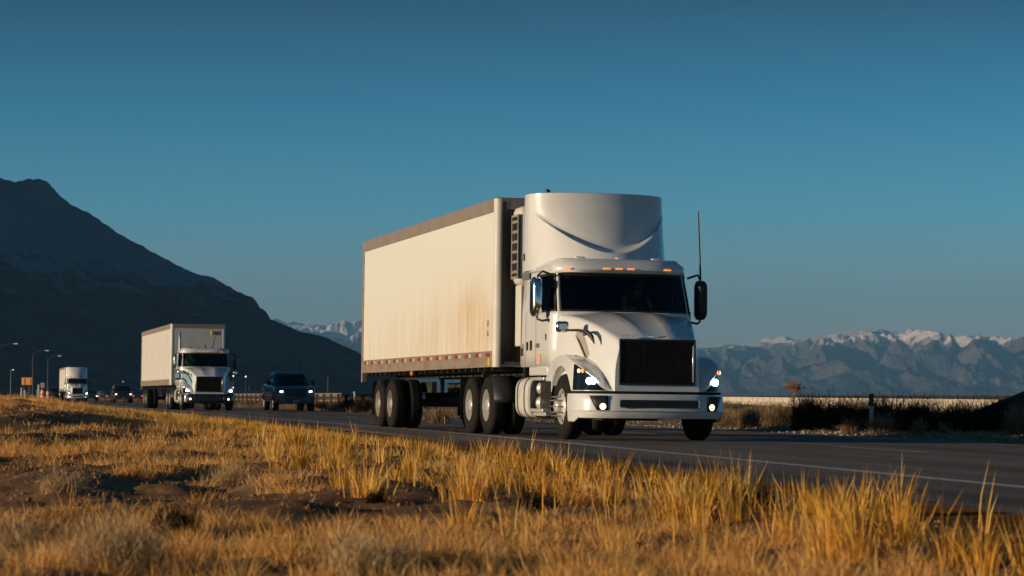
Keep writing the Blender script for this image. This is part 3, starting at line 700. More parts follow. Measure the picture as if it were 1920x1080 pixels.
        MB().box((2.62, s * 0.95, 0.70), (0.9, 0.25, 0.5)).build('battery_box', M['black'], T, bevel=0.02)
        MB().box((2.55, s * 1.16, 1.08), (1.15, 0.06, 0.15)).build('cab_skirt', paint, T, bevel=0.02)
        MB().box((1.0, s * 0.42, 0.86), (8.0, 0.09, 0.26)).build('chassis_rail', M['frame'], T)
        if stripes is False: pass
    MB().box((-0.88, 0, 0.5), (0.14, 1.9, 0.14)).box((-2.2, 0, 0.5), (0.14, 1.9, 0.14)).lathe([(-0.3, 0.18), (0.3, 0.18)], 16, c=(-0.88, 0, 0.5)).lathe([(-0.3, 0.18), (0.3, 0.18)], 16, c=(-2.2, 0, 0.5)).box((3.98, 0, 0.45), (0.12, 1.9, 0.12)).box((-1.5, 0, 1.05), (1.0, 0.9, 0.12)).box((1.0, 0, 0.56), (6.5, 0.3, 0.16)).box((4.55, 0, 0.62), (0.9, 1.5, 0.35)).box((3.2, 0, 0.55), (1.8, 0.7, 0.5)).build('axle_set', M['frame'], T)
    for s in (-1, 1):
        wheel(T, 3.98, s * 1.19, s, kind='steer')
        for x in (-0.88, -2.20): wheel(T, x, s * 1.23, s, dual=True)
        MB().box((-2.86, s * 0.93, 0.62), (0.02, 0.62, 0.75)).build('mud_flap', M['rubber'], T)
        # quarter fender ahead of the drive wheels
        MB().grid([[(-0.88 + 0.58 * math.cos(a), s * yy, 0.51 + 0.58 * math.sin(a)) for a in np.linspace(R(5), R(60), 8)] for yy in (1.22, 0.62)]).build('quarter_fender', M['black'], T, thick=0.015)
    if stack: MB().tube([(1.30, 0.7, 1.0), (1.30, 0.7, 3.2), (1.27, 0.7, 3.4), (1.15, 0.7, 3.55)], 0.07, 12).build('exhaust_stack', M['chrome'], T)
    boxo('cab_back_panel', (1.30, 0, 1.05), (0.12, 2.2, 0.22), M['black'], T)
    return body

# ------------------------------------------------------------------ trailer body (box) in truck coordinates
def trailer(T, L, z0=1.17, z1=4.08, panel=None, W=2.6, reefer=True, tape=True, axles=(-9.35, -10.65), gap=0.0, corner=0.10):
    panel = panel or M['skin_panel']; h = W / 2; front = -gap
    b = MB().box((front - L / 2, 0, (z0 + z1) / 2), (L - 0.12, W - 0.02, z1 - z0 - 0.02)); tb = b.build('trailer_box', panel, T, bevel=0.01)
    for s in (-1, 1):
        MB().box((front - L / 2 - 0.05, s * (h - 0.005), z1 - 0.112), (L - 0.12, 0.025, 0.224)).build('top_rail', M['toprail'], tb, bevel=0.006)
        MB().box((front - L / 2 - 0.05, s * (h - 0.002), z0 + 0.14), (L - 0.12, 0.035, 0.28)).build('bottom_rail', M['rail'], tb, bevel=0.006)
        MB().lathe([(z0, corner), (z1, corner), (z1 + 0.004, 0.01)], 20, 'z', c=(front - corner, s * (h - corner + 0.012), 0)).build('corner_post', M['plainpanel'], tb)
        MB().box((front - L + 0.06, s * (h - 0.04), (z0 + z1) / 2 - 0.1), (0.12, 0.11, z1 - z0 + 0.2)).build('rear_post', M['rail'], tb, bevel=0.01)
    MB().box((front - L / 2, 0, z1 + 0.005), (L - 0.05, W - 0.06, 0.03)).build('trailer_roof', M['toprail'], tb)
    MB().box((front - 0.03, 0, z1 - 0.09), (0.07, W - 0.2, 0.18)).build('front_top_rail', M['toprail'], tb)
    MB().box((front - 0.035, 0, (z0 + z1) / 2), (0.05, W - 0.22, z1 - z0 - 0.2)).build('front_panel', M['frame'] if reefer else M['plainpanel'], tb)  # reefer front gets dark steel, shade on that face put into the colour
    if reefer: MB().box((front + 0.0, -h + 0.15, (z0 + z1) / 2), (0.03, 0.06, z1 - z0 - 0.1)).build('front_seam_strip', M['black'], tb)
    if tape:
        n = 15
        for s in (-1, 1):
            for k in range(n):
                x = front - 0.42 - k * (L - 0.9) / (n - 1)
                MB().box((x, s * (h + 0.018), z0 + 0.215), (0.30, 0.004, 0.065)).build('red_reflector_strip', M['red'], tb, smooth=0)
                if k: MB().box((x + 0.27, s * (h + 0.018), z0 + 0.215), (0.2, 0.004, 0.06)).build('white_reflector_strip', M['wtape'], tb, smooth=0)
        MB().box((front - 0.33, -h - 0.02, z0 + 0.09), (0.13, 0.006, 0.13)).build('yellow_marker', M['yellow'], tb)
        MB().box((front - L / 2 - 0.7, -h - 0.005, z0 - 0.05), (0.12, 0.05, 0.09)).build('side_marker_lamp', M['amberoff'], tb, bevel=0.01)
    # chassis
    f = MB()
    for s in (-1, 1): f.box((front - L / 2, s * 0.45, z0 - 0.06), (L - 0.4, 0.1, 0.12))
    for k in range(24): f.box((front - 0.4 - k * (L - 0.8) / 23, 0, z0 - 0.03), (0.06, W - 0.1, 0.07))
    ax = sum(axles) / len(axles)
    for s in (-1, 1): f.box((ax, s * 0.5, 0.86), (3.0, 0.1, 0.22))
    for a in axles: f.box((a, 0, 0.52), (0.13, 2.0, 0.13)); f.lathe([(-0.25, 0.14), (0.25, 0.14)], 14, c=(a + 0.2, 0, 0.62))
    f.build('trailer_frame', M['frame'], T)
    lg = MB()
    for s in (-1, 1): lg.box((front - 2.9, s * 0.75, 0.83), (0.13, 0.13, 0.72)).box((front - 2.9, s * 0.75, 0.44), (0.26, 0.26, 0.04)).tube([(front - 2.9, s * 0.75, 0.7), (front - 3.7, s * 0.4, 1.1)], 0.03, 6)
    lg.tube([(front - 2.9, -0.75, 1.0), (front - 2.9, 0.75, 1.0)], 0.03, 6); lg.build('landing_gear', M['frame'], T)
    MB().box((front - L + 0.15, 0, 0.58), (0.1, 2.2, 0.1)).box((front - L + 0.15, -0.5, 0.87), (0.08, 0.08, 0.55)).box((front - L + 0.15, 0.5, 0.87), (0.08, 0.08, 0.55)).build('underride_guard', M['frame'], T)
    for s in (-1, 1):
        for a in axles: wheel(T, a, s * 1.27, s, dual=True, rimmat=M['rim_dirty'])
        MB().box((axles[-1] - 0.68, s * 0.95, 0.62), (0.02, 0.62, 0.72)).build('mud_flap', M['rubber'], T)
    if reefer:
        MB().box((front + 0.27, 0, 3.25), (0.52, 2.02, 1.35)).build('refrigeration_unit', M['plainpanel'], T, bevel=0.10)
        g = MB().box((front + 0.285, -1.005, 3.23), (0.40, 0.03, 1.05)).build('refrigeration_grille', M['black'], T, bevel=0.02)
        gg = MB()
        for z in np.linspace(2.80, 3.66, 6): gg.box((front + 0.285, -1.026, z), (0.38, 0.012, 0.045), rx=R(25))
        gg.box((front + 0.285, -1.026, 3.76), (0.44, 0.02, 0.035)).box((front + 0.285, -1.026, 2.70), (0.44, 0.02, 0.035)).box((front + 0.07, -1.026, 3.23), (0.04, 0.02, 1.1)).box((front + 0.50, -1.026, 3.23), (0.04, 0.02, 1.1)); gg.build('grille_louvre', M['rim_dirty'], g)
        MB().box((front + 0.30, -0.72, 2.05), (0.36, 0.5, 1.05)).build('unit_side_panel', M['plainpanel'], T, bevel=0.02)
        MB().box((front + 0.10, 0, 1.85), (0.12, 1.7, 1.3)).build('front_hose_panel', M['rail'], T)
        hs = MB()
        for k, y in enumerate((-0.25, -0.1, 0.05)): hs.tube([(front + 0.2, y, 1.7), (front + 0.6, y, 1.25), (front + 1.0, y, 1.2), (1.3, y, 1.65)], 0.02, 6)
        hs.build('air_hose', M['black'], T)
    return tb

def text_part(txt, size, m, parent, loc, rot, name='lettering'):
    cu = bpy.data.curves.new(name, 'FONT'); cu.body = txt; cu.size = size; cu.extrude = 0.002; cu.align_x = 'CENTER'; cu.align_y = 'CENTER'
    tmp = bpy.data.objects.new('tmp', cu); me = bpy.data.meshes.new_from_object(tmp); bpy.data.objects.remove(tmp)
    me.name = name; me.materials.clear(); me.materials.append(m); o = bpy.data.objects.new(name, me); C.objects.link(o); o.parent = parent; o.location = loc; o.rotation_euler = rot
    return o

HEAD = math.atan2(0.9699, -0.2436)   # unused helper
ROTZ = -R(90 - 14.1)
# ---- first (nearest) truck
T1 = thing('semi_truck', 'large white semi truck with tall roof fairing and yellow-stained trailer, nearest of the trucks', 'truck', (0.941, 41.92, -0.02), (-0.012, 0, ROTZ))
tractor(T1)
tb1 = trailer(T1, 12.42)
text_part('VOLVO', 0.085, M['rim_dirty'], T1, (5.178, -0.44, 1.585), (R(78), 0, R(90)))
for i, ch in enumerate('86'): text_part(ch, 0.17, M['rail'], T1, (-0.52, -1.297, 1.93 - 0.17 * i), (R(90), 0, 0), 'number_mark')
for (x, z, a, b, m) in ((1.53, 1.43, 0.16, 0.22, 'rim_dirty'), (1.53, 1.40, 0.13, 0.13, 'black'), (1.86, 1.49, 0.09, 0.14, 'black'), (2.10, 1.50, 0.11, 0.16, 'black')):
    MB().box((x, -1.201 - (0.004 if (a, b) == (0.13, 0.13) else 0), z), (a, 0.006, b)).build('door_placard', M[m], T1)
MB().box((3.04, -1.20, 1.62), (0.03, 0.012, 0.10)).build('door_keyhole', M['black'], T1, bevel=0.01)
MB().box((2.52, -1.202, 1.49), (0.22, 0.005, 0.07)).build('faded_door_sticker', M['steel'], T1)
MB().box((2.62, -1.202, 1.27), (0.26, 0.005, 0.16)).build('red_door_sticker', mat('pale_red_print', (0.72, 0.42, 0.33), 0.5), T1)
MB().tube([(2.98, 1.42, 2.60), (2.96, 1.405, 3.1), (2.94, 1.385, 3.72)], [0.018, 0.015, 0.012], 6).build('radio_antenna', M['black'], T1)
# seam lines of cab door and side
sm = MB()
for x in (1.78, 2.42): sm.box((x, -1.203, 1.62), (0.008, 0.004, 0.9))
sm.box((2.1, -1.19, 2.70), (1.3, 0.008, 0.008)); sm.build('panel_seam', M['rim_dirty'], T1)
MB().box((1.66, -1.185, 2.66), (0.44, 0.012, 0.12)).build('side_extender_trim', M['steel'], T1)
MB().box((1.52, -1.204, 2.98), (0.10, 0.006, 0.12)).build('fairing_badge', M['steel'], T1)
MB().tube([(-1.0 + 1.9, 0.2, 4.0), (-1.0 + 2.6, 0.2, 4.05)], 0.03, 6).build('air_horn', M['black'], T1)
MB().lathe([(4.03, 0.05), (4.09, 0.045), (4.11, 0.01)], 12, 'z', c=(1.75, -0.85, 0)).build('roof_beacon', M['black'], T1)

def skin_person(name, label, joints, edges, radii, mat_body, parent_loc, rot, cat='person'):
    me = bpy.data.meshes.new(name); me.from_pydata(joints, edges, []); o = bpy.data.objects.new(name, me); C.objects.link(o)
    o.modifiers.new('skin', 'SKIN'); sk = me.skin_vertices[0].data if me.skin_vertices else None
    if sk is None:
        bpy.context.view_layer.objects.active = o
    for i, r in enumerate(radii): me.skin_vertices[0].data[i].radius = (r, r)
    me.skin_vertices[0].data[0].use_root = True
    ss = o.modifiers.new('sub', 'SUBSURF'); ss.levels = 1; ss.render_levels = 2
    me.materials.append(mat_body); o.location = parent_loc; o.rotation_euler = rot; return tag(o, label, cat)
# driver of the first truck, seated, hands on the wheel (seat at x 2.35, y 0.55, top z 1.8)
J = [(2.32, .55, 1.86), (2.28, .55, 2.05), (2.28, .55, 2.24), (2.30, .55, 2.36), (2.33, .55, 2.50),
     (2.30, .36, 2.28), (2.52, .30, 2.08), (2.78, .40, 2.10), (2.86, .42, 2.12),
     (2.30, .74, 2.28), (2.52, .80, 2.08), (2.78, .70, 2.10), (2.86, .68, 2.12),
     (2.40, .45, 1.86), (2.85, .42, 1.88), (3.05, .42, 1.55), (2.40, .65, 1.86), (2.85, .68, 1.88), (3.05, .68, 1.55)]
E = [(0, 1), (1, 2), (2, 3), (3, 4), (2, 5), (5, 6), (6, 7), (7, 8), (2, 9), (9, 10), (10, 11), (11, 12), (0, 13), (13, 14), (14, 15), (0, 16), (16, 17), (17, 18)]
RD = [.15, .15, .14, .06, .09, .075, .055, .04, .035, .075, .055, .04, .035, .10, .075, .05, .10, .075, .05]
T1M = Matrix.LocRotScale(Vector((0.941, 41.92, -0.02)), None, None)
def driver(tr, label):
    import mathutils
    p = skin_person('person', label, J, E, RD, M['shirt'], tr.location, tr.rotation_euler)
    hd = MB(); hd.m = Matrix.Translation((2.36, 0.55, 2.50)) @ Matrix.Diagonal((0.105, 0.08, 0.125, 1)); hd.lathe([(-1, .02), (-.8, .55), (-.4, .88), (0, 1), (.4, .93), (.8, .6), (1, .02)], 20, 'z'); h = hd.build('head', M['skin'], p, smooth=180)
    hh = MB(); hh.m = Matrix.Translation((2.345, 0.55, 2.53)) @ Matrix.Diagonal((0.108, 0.086, 0.115, 1)); hh.lathe([(-.1, 1.0), (.4, .93), (.8, .6), (1, .02)], 20, 'z'); hh.build('hair', M['hair'], p, smooth=180)
    fc = MB().box((2.466, 0.55, 2.495), (0.025, 0.022, 0.035)); fc.build('nose', M['skin'], p, bevel=0.006)
    MB().box((2.455, 0.52, 2.525), (0.012, 0.022, 0.010)).box((2.455, 0.58, 2.525), (0.012, 0.022, 0.010)).build('eye', M['hair'], p)
    MB().box((2.455, 0.55, 2.452), (0.012, 0.042, 0.008)).build('mouth', mat('lips', (0.35, 0.15, 0.12)), p)
    for s in (-1, 1): MB().box((2.36, 0.55 + s * 0.083, 2.50), (0.035, 0.014, 0.05)).build('ear', M['skin'], p, bevel=0.006)
    for s, y in ((-1, .42), (1, .68)):
        hm = MB(); hm.m = Matrix.Translation((-0.13, 0, 0)); hm.box((3.02, y, 2.13), (0.08, 0.035, 0.07))
        for k in range(4): hm.tube([(3.05, y - 0.01, 2.105 + 0.018 * k), (3.09, y, 2.105 + 0.018 * k), (3.10, y + 0.02 * -s, 2.10 + 0.018 * k), (3.07, y + 0.03 * -s, 2.10 + 0.018 * k)], 0.009, 6)
        hm.tube([(3.02, y, 2.16), (3.05, y + 0.02 * -s, 2.18), (3.08, y + 0.03 * -s, 2.17)], 0.010, 6); hm.build('hand', M['skin'], p, bevel=0.01)
    return p
driver(T1, 'person in a dark shirt sitting at the wheel of the nearest white truck')

# ---- second truck
T2 = thing('semi_truck', 'white truck with light blue side stripes and plain box trailer, left of the dark pickup', 'truck', (-15.05, 115.6, -0.02), (-0.012, 0, -R(90 - 13.6)))
tractor(T2, stack=False, fair=False, stripes=True, emblem=False, bumpmat=M['dark_car'], chrome_grille=True)
tb2 = trailer(T2, 16.0, panel=M['plainpanel'], reefer=False, tape=False, axles=(-13.2, -14.45))
for s in (-1, 1):
    for (mm, z0_, z1_, off) in (('navy', 1.74, 1.84, 0.006), ('ltblue', 1.50, 1.74, 0.006), ('navy', 1.40, 1.50, 0.006)):
        MB().box((2.4, s * (1.203), (z0_ + z1_) / 2), (1.95, 0.006, z1_ - z0_)).build('door_stripe', M[mm], T2)
        def hv2(x, z, e=0.008):
            zt, hw = hood_prof(x); yb = hw + 0.02 - 0.10 * ((z - 0.95) / (zt - 1.11)) ** 2 * 0.6; return (x, s * (yb + e), z)
        P0 = []; P1 = []
        for x in np.linspace(3.45, 4.85, 12):
            dz = 0.55 * ((x - 3.4) / 1.5) ** 2.2; P0.append(hv2(x, max(1.02, z0_ - dz))); P1.append(hv2(x, max(1.03, z1_ - dz)))
        MB().grid([P0, P1]).build('hood_stripe', M[mm], T2)
MB().tube([(1.35, -1.0, 2.2), (1.35, -1.0, 3.3), (1.30, -1.0, 3.5), (1.16, -1.0, 3.62)], 0.06, 12).build('exhaust_stack', M['steel'], T2)
MB().tube([(2.2, 0.45, 2.86), (2.2, 0.5, 3.3), (2.2, 0.62, 3.5)], 0.02, 6).build('roof_pole', M['black'], T2)
M['pole0'] = mat('grey_box', (0.12, 0.13, 0.14), 0.6)
bx = MB().box((2.2, 0.62, 3.62), (0.25, 0.40, 0.17)).build('pole_camera_box', M['pole0'], T2, bevel=0.02)
boxo('box_end_plate', (2.2, 0.39, 3.62), (0.24, 0.05, 0.22), M['yellow'], bx)
for y in (-0.7, -0.3, 0.0, 0.3, 0.75, 0.9): MB().tube([(3.2, y, 2.86), (3.2, y, 2.94 + 0.1 * (y == 0.0))], 0.03, 6).build('roof_stub', M['black'], T2)
MB().box((4.95, -1.02, 0.55), (0.35, 0.2, 0.36)).build('air_deflector', M['alu'], T2, bevel=0.05)
# hi-vis vest hanging behind the windscreen
vt = MB(); rows = []
for i, z in enumerate(np.linspace(2.04, 2.56, 9)):
    wv = (0.15 + 0.09 * math.sin(math.pi * min(1, i / 6))) ; rows.append([(2.68 + 0.04 * math.sin(a * 3 + i) + 0.05 * math.cos(a), -0.66 + wv * math.sin(a) + 0.02 * math.sin(i * 2.1), z) for a in np.linspace(0, 2 * math.pi, 15)[:-1]])
vt.grid(rows, closed=True)
vest = vt.build('safety_vest', M['hivis'], None, smooth=60); vest.location = T2.location; vest.rotation_euler = T2.rotation_euler
tag(vest, 'bright yellow-green safety vest hanging behind the windshield of the blue-striped truck', 'vest')

# ---- third truck (long sleeper cab, far left)
T3 = thing('semi_truck', 'small distant white truck with tall smooth sleeper roof and mirrors out, farthest of the trucks', 'truck', (-51.4, 285.0, -0.02), (-0.012, 0, -R(90 - 13.0)))
tractor(T3, fair=False, sleeper=True, glass=M['darkglass'])
fairing(T3, M['white'], xb=0.4, xs=1.9, ztop=3.95, A0=0.5, A1=1.75, crease=False)
trailer(T3, 14.5, panel=M['plainpanel'], reefer=False, tape=False, axles=(-11.8, -13.1), z1=3.95)

# ------------------------------------------------------------------ light vehicles
def loft_body(st):
    rows = []
    for (x, w, zb, zt) in st:
        r = [(0, zb), (w * 0.88, zb), (w * 0.97, zb + 0.06), (w, zb + 0.16), (w * 1.0, zb + (zt - zb) * 0.55), (w * 0.985, zt - 0.10), (w * 0.95, zt - 0.03), (w * 0.86, zt), (w * 0.5, zt + 0.02), (0, zt + 0.025)]
        full = [(x, -y, z) for y, z in r] + [(x, y, z) for y, z in r[-2:0:-1]]
        rows.append(full)
    mb = MB().grid(rows, closed=True); n = len(rows[0]); mb.f.append(tuple(range(n))); mb.f.append(tuple((len(rows) - 1) * n + k for k in range(n))); return mb
def car(kind, paint, label, cat, px, Y, head='warmlamp2', group=None, rz=None, tail=False, name=None):
    X = px2x(px, Y); d = float(X - Xd(Y)); zz = float(zr(max(-5.3, min(4.3, d))))
    T = thing(name or {'pickup': 'pickup_truck', 'sedan': 'parked_car', 'suv': 'suv'}[kind], label, cat, (X, Y, zz), (0, 0, rz if rz is not None else -R(90 - 12.8)), group)
    if kind == 'pickup':
        st = [(2.85, .80, .40, 1.02), (2.82, .90, .36, 1.08), (2.72, .97, .34, 1.13), (2.5, 1.0, .34, 1.17), (1.5, 1.01, .42, 1.24), (1.3, 1.01, .42, 1.25), (-1.0, 1.01, .42, 1.28), (-1.3, 1.01, .44, 1.32), (-2.75, 1.0, .50, 1.33), (-2.85, .95, .52, 1.30)]
        roof = (1.28, 0.62, -0.75, -1.0, 1.24, 1.93, .94, .76); wb = (1.75, -1.9); wr = .40; hz = 0.93
    elif kind == 'suv':
        st = [(2.35, .78, .40, .95), (2.3, .86, .36, 1.02), (2.1, .93, .34, 1.06), (1.2, .95, .34, 1.12), (-1.9, .95, .36, 1.14), (-2.3, .90, .42, 1.10), (-2.36, .84, .45, 1.05)]
        roof = (1.1, 0.45, -1.8, -2.15, 1.10, 1.75, .88, .72); wb = (1.35, -1.35); wr = .37; hz = 0.82
    else:
        st = [(2.3, .75, .32, .70), (2.25, .84, .28, .76), (2.0, .90, .26, .82), (1.1, .92, .26, .93), (-1.4, .92, .28, .96), (-2.1, .88, .32, .98), (-2.3, .80, .36, .92)]
        roof = (1.0, 0.2, -1.0, -1.6, .92, 1.43, .84, .62); wb = (1.35, -1.35); wr = .34; hz = 0.63
    loft_body(st).build('body', paint, T, smooth=35)
    xa, xt, xtr, xb, zb, zt, wb_, wt = roof
    cabn = MB(); rows = []
    for (x0, x1, z, w_) in ((xa, xb, zb, wb_), (xa * .75 + xt * .25, xb * .75 + xtr * .25, zb + (zt - zb) * .3, wb_ * .8 + wt * .2), (xt + .06, xtr - .05, zt - .09, wt + .03), (xt - .05, xtr + .05, zt - .02, wt - .03), (xt - .25, xtr + .2, zt, wt - .15)):
        rows.append([(x1, -w_ * .9, z), (x1 + .05, -w_, z), (x0 - .08, -w_, z), (x0 - .0, -w_ * .9, z), (x0 + .06, 0, z), (x0, w_ * .9, z), (x0 - .08, w_, z), (x1 + .05, w_, z), (x1, w_ * .9, z)])
    cabn.grid(rows, closed=True); cabn.f.append(tuple(4 * 9 + k for k in range(9))); cabn.build('cabin', paint, T, smooth=35)
    def lerp(a, b, t): return tuple(a[i] + (b[i] - a[i]) * t for i in range(3))
    ws = MB(); g = []
    for t in (0.10, 0.5, 0.9):
        x0 = xa + (xt + .06 - xa) * t + 0.035; w_ = (wb_ + (wt + .03 - wb_) * t) * .86; z = zb + (zt - .09 - zb) * t
        g.append([(x0 - 0.0, -w_, z), (x0 + .045, -w_ * .5, z), (x0 + .066, 0, z), (x0 + .045, w_ * .5, z), (x0, w_, z)])
    ws.grid(g).build('windshield', M['darkglass'], T)
    for s in (-1, 1):
        sd = MB()
        for (f0, f1) in ((0.06, 0.46), (0.52, 0.93)):
            g = []
            for t in (0.1, 0.9):
                xx0 = xa - .1 + (xt - .1 - xa) * t; xx1 = xb + .08 + (xtr - xb) * t; w_ = wb_ + (wt + .03 - wb_) * t + 0.012; z = zb + (zt - .09 - zb) * t
                g.append([(xx0 + (xx1 - xx0) * f0, s * w_, z), (xx0 + (xx1 - xx0) * f1, s * w_, z)])
            sd.grid(g)
        sd.build('side_window', M['darkglass'], T)
        fx = st[0][0]
        hl = MB().box((fx + .0, s * st[0][1] * 0.93, hz), (0.08, .26, .16)).build('headlight', M['darkglass'], T, bevel=.02)
        q = MB(); q.m = Matrix.Translation((fx + .04, s * st[0][1] * 0.90, hz + 0.01)); q.box((0.01, 0, 0), (.03, .15, .09)); q.build('headlight_bulb', M[head], hl, bevel=.01)
        mr = MB().box((xa - .35, s * (wb_ + .17), zb + .16), (.12, .2, .24 if kind == 'pickup' else .14)).build('side_mirror', M['black'], T, bevel=.03)
        if tail: MB().box((st[-1][0] - .01, s * st[-1][1] * .85, hz + .1), (.04, .22, .14)).build('tail_light', M['redlamp'], T)
        for xw in wb:
            MB().lathe([(s * (st[3][1] - .10), wr + .09), (s * (st[3][1] + .012), wr + .09), (s * (st[3][1] + .012), wr - .05)], 28, c=(xw, 0, wr)).build('wheel_arch', M['black'], T)
            wo = s * (st[3][1] + .02); w0 = MB().lathe([(wo - s * .02, wr * .62), (wo - s * .03, wr * .55), (wo - s * .07, wr * .5), (wo - s * .05, wr * .3), (wo - s * .03, .01)], 20, c=(xw, 0, wr)).build('wheel', M['alu'], T)
            MB().lathe([(wo - s * .02, wr * .62), (wo, wr * .75), (wo - s * .03, wr * .97), (wo - s * .06, wr), (wo - s * .28, wr), (wo - s * .30, wr * .6)], 28, c=(xw, 0, wr)).build('tyre', M['rubber'], w0)
    fx = st[0][0]
    gr = MB().box((fx + .012, 0, hz - .05), (.05, st[0][1] * 1.35, .34)).build('grille', M['black'], T, bevel=.03)
    gb = MB()
    for z in np.linspace(hz - .17, hz + .07, 4): gb.box((fx + .04, 0, z), (.02, st[0][1] * 1.25, .02))
    gb.build('grille_bar', M['dark_car'], gr)
    MB().box((fx - .02, 0, st[0][2] + .05), (.22, st[1][1] * 2.0, .20)).build('bumper', paint if kind != 'pickup' else M['dkblue'], T, bevel=.05)
    boxo('licence_plate', (fx + .10, 0, st[0][2] + .08), (.02, .30, .10), M['steel'], T)
    if kind == 'pickup': MB().tube([(-0.4, .62, 1.92), (-0.42, .62, 2.3)], .03, 6).build('roof_antenna', M['black'], T)
    return T
car('pickup', M['dkblue'], 'dark blue pickup truck with warm headlights lit, in the far lane between two trucks', 'pickup truck', 541, 122)
car('suv', M['dark_car'], 'dark vehicle with two bright headlights, next left of the blue-striped truck', 'car', 229, 238, name='suv')
car('sedan', M['dark_car'], 'dark car with one bright headlight showing just right of the farthest white truck', 'car', 171, 330, name='car')
car('suv', M['dark_car'], 'dark vehicle half hidden behind the left side of the farthest white truck', 'car', 102, 330, head='warmlamp', name='suv')
car('sedan', M['silver_car'], 'tiny car with red lights between the farthest white truck and the dark vehicle', 'car', 192, 420, head='redlamp', name='car')
car('sedan', M['dark_car'], 'tiny far car with a red light just left of the blue-striped truck trailer', 'car', 257, 400, head='redlamp', name='car')

# ------------------------------------------------------------------ grass and brush
def blade_mat(name, cols, trans=0.3):
    m, nt, b = newmat(name); nt.nodes.remove(b); o = nt.nodes['Material Output']
    at = N(nt, 'ShaderNodeAttribute'); at.attribute_name = 'tint'
    r = ramp(nt, at.outputs['Fac'], [(i / (len(cols) - 1), c) for i, c in enumerate(cols)])
    d = N(nt, 'ShaderNodeBsdfDiffuse'); t = N(nt, 'ShaderNodeBsdfTranslucent'); mx = N(nt, 'ShaderNodeMixShader'); mx.inputs[0].default_value = trans
    nt.links.new(r.outputs[0], d.inputs[0]); nt.links.new(r.outputs[0], t.inputs[0]); nt.links.new(d.outputs[0], mx.inputs[1]); nt.links.new(t.outputs[0], mx.inputs[2])
    nt.links.new(mx.outputs[0], o.inputs[0]); return m
M['gold'] = blade_mat('golden_grass', [(0.36, 0.22, 0.035), (0.66, 0.31, 0.045), (0.84, 0.45, 0.08), (0.86, 0.56, 0.20)], 0.25)
M['tan'] = blade_mat('tan_grass', [(0.50, 0.22, 0.06), (0.74, 0.36, 0.10), (0.84, 0.45, 0.14), (0.84, 0.53, 0.22)], 0.25)
M['sage'] = blade_mat('sage_stems', [(0.32, 0.19, 0.08), (0.50, 0.33, 0.16), (0.66, 0.48, 0.27), (0.66, 0.42, 0.17)], 0.2)
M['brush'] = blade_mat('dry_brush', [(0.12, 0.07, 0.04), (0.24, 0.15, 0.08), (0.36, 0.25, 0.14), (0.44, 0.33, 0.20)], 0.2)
M['darkbrush'] = blade_mat('dark_brush', [(0.014, 0.010, 0.008), (0.026, 0.019, 0.013), (0.045, 0.032, 0.021), (0.08, 0.056, 0.035)], 0.1)  # darker copy of the dry brush, hedge shade put into its colour

def blades(B, H, Wd, lean, az, tint, bend=0.35):
    """B (n,3) bases, H heights, Wd widths, lean radians, az lean direction -> (verts, tris, tint)"""
    n = len(B); fa = RNG.uniform(0, math.pi, n)
    sx = np.cos(fa)[:, None] * np.array([1, 0, 0]) + np.sin(fa)[:, None] * np.array([0, 1, 0])
    dr = np.stack([np.sin(lean) * np.cos(az), np.sin(lean) * np.sin(az), np.cos(lean)], 1)
    l2 = lean + bend * RNG.uniform(0.2, 1.4, n); dr2 = np.stack([np.sin(l2) * np.cos(az), np.sin(l2) * np.sin(az), np.cos(l2)], 1)
    mid = B + dr * (H * 0.55)[:, None]; tip = mid + dr2 * (H * 0.5)[:, None]; w = (Wd / 2)[:, None]
    V = np.stack([B - sx * w, B + sx * w, mid - sx * w * 0.85, mid + sx * w * 0.85, tip], 1).reshape(-1, 3)
    b = (np.arange(n) * 5)[:, None]; T = np.concatenate([b + np.array([[0, 1, 3]]), b + np.array([[0, 3, 2]]), b + np.array([[2, 3, 4]])], 0)
    return V, T, np.repeat(tint, 5)
def bladeobj(name, packs, m):
    V = []; T = []; C_ = []; o = 0
    for v, t, c in packs: V.append(v); T.append(t + o); C_.append(c); o += len(v)
    ob = npmesh(name, np.concatenate(V), np.concatenate(T), m, smooth=False)
    a = ob.data.attributes.new('tint', 'FLOAT', 'POINT'); a.data.foreach_set('value', np.clip(np.concatenate(C_), 0, 1).astype(np.float32)); return ob
def scatter(y0, y1, dens, d0, d1, margin=0.235):
    """random points in the strip d0..d1 between y0 and y1, kept near the view cone"""
    A = (d1 - d0) * (y1 - y0); n = int(A * dens); Y = RNG.uniform(y0, y1, n); d = RNG.uniform(d0, d1, n); X = Xd(Y) + d
    k = np.abs(X) < margin * Y + 0.6; return X[k], Y[k], d[k]
def clumps(X, Y, hs, nb, spread, wd, leanmax, tint0, tspread, bend=0.3, jit=0.3):
    P = []
    n = len(X); Z = groundz(X, Y) - 0.02
    rep = RNG.integers(int(nb * 0.6), int(nb * 1.4) + 1, n); idx = np.repeat(np.arange(n), rep); m = len(idx)
    r = np.abs(RNG.normal(0, 1, m)) * spread; a = RNG.uniform(0, 2 * math.pi, m)
    B = np.stack([X[idx] + r * np.cos(a), Y[idx] + r * np.sin(a), Z[idx]], 1)
    ch = RNG.uniform(0.65, 1.25, n) * hs; H = ch[idx] * RNG.uniform(1 - jit * 1.6, 1.1, m)
    lean = np.abs(RNG.normal(0, 1, m)) * leanmax + r / (spread + 1e-6) * leanmax * 0.4
    lean = np.minimum(lean, 1.25)
    W_ = wd[idx] if hasattr(wd, '__len__') else np.full(m, wd); W_ = W_ * RNG.uniform(0.6, 1.3, m)
    ct = RNG.normal(tint0, tspread, n); t = ct[idx] + RNG.normal(0, 0.13, m)
    return blades(B, H, W_, lean, a + RNG.normal(0, 0.5, m), t, bend)

packs = []
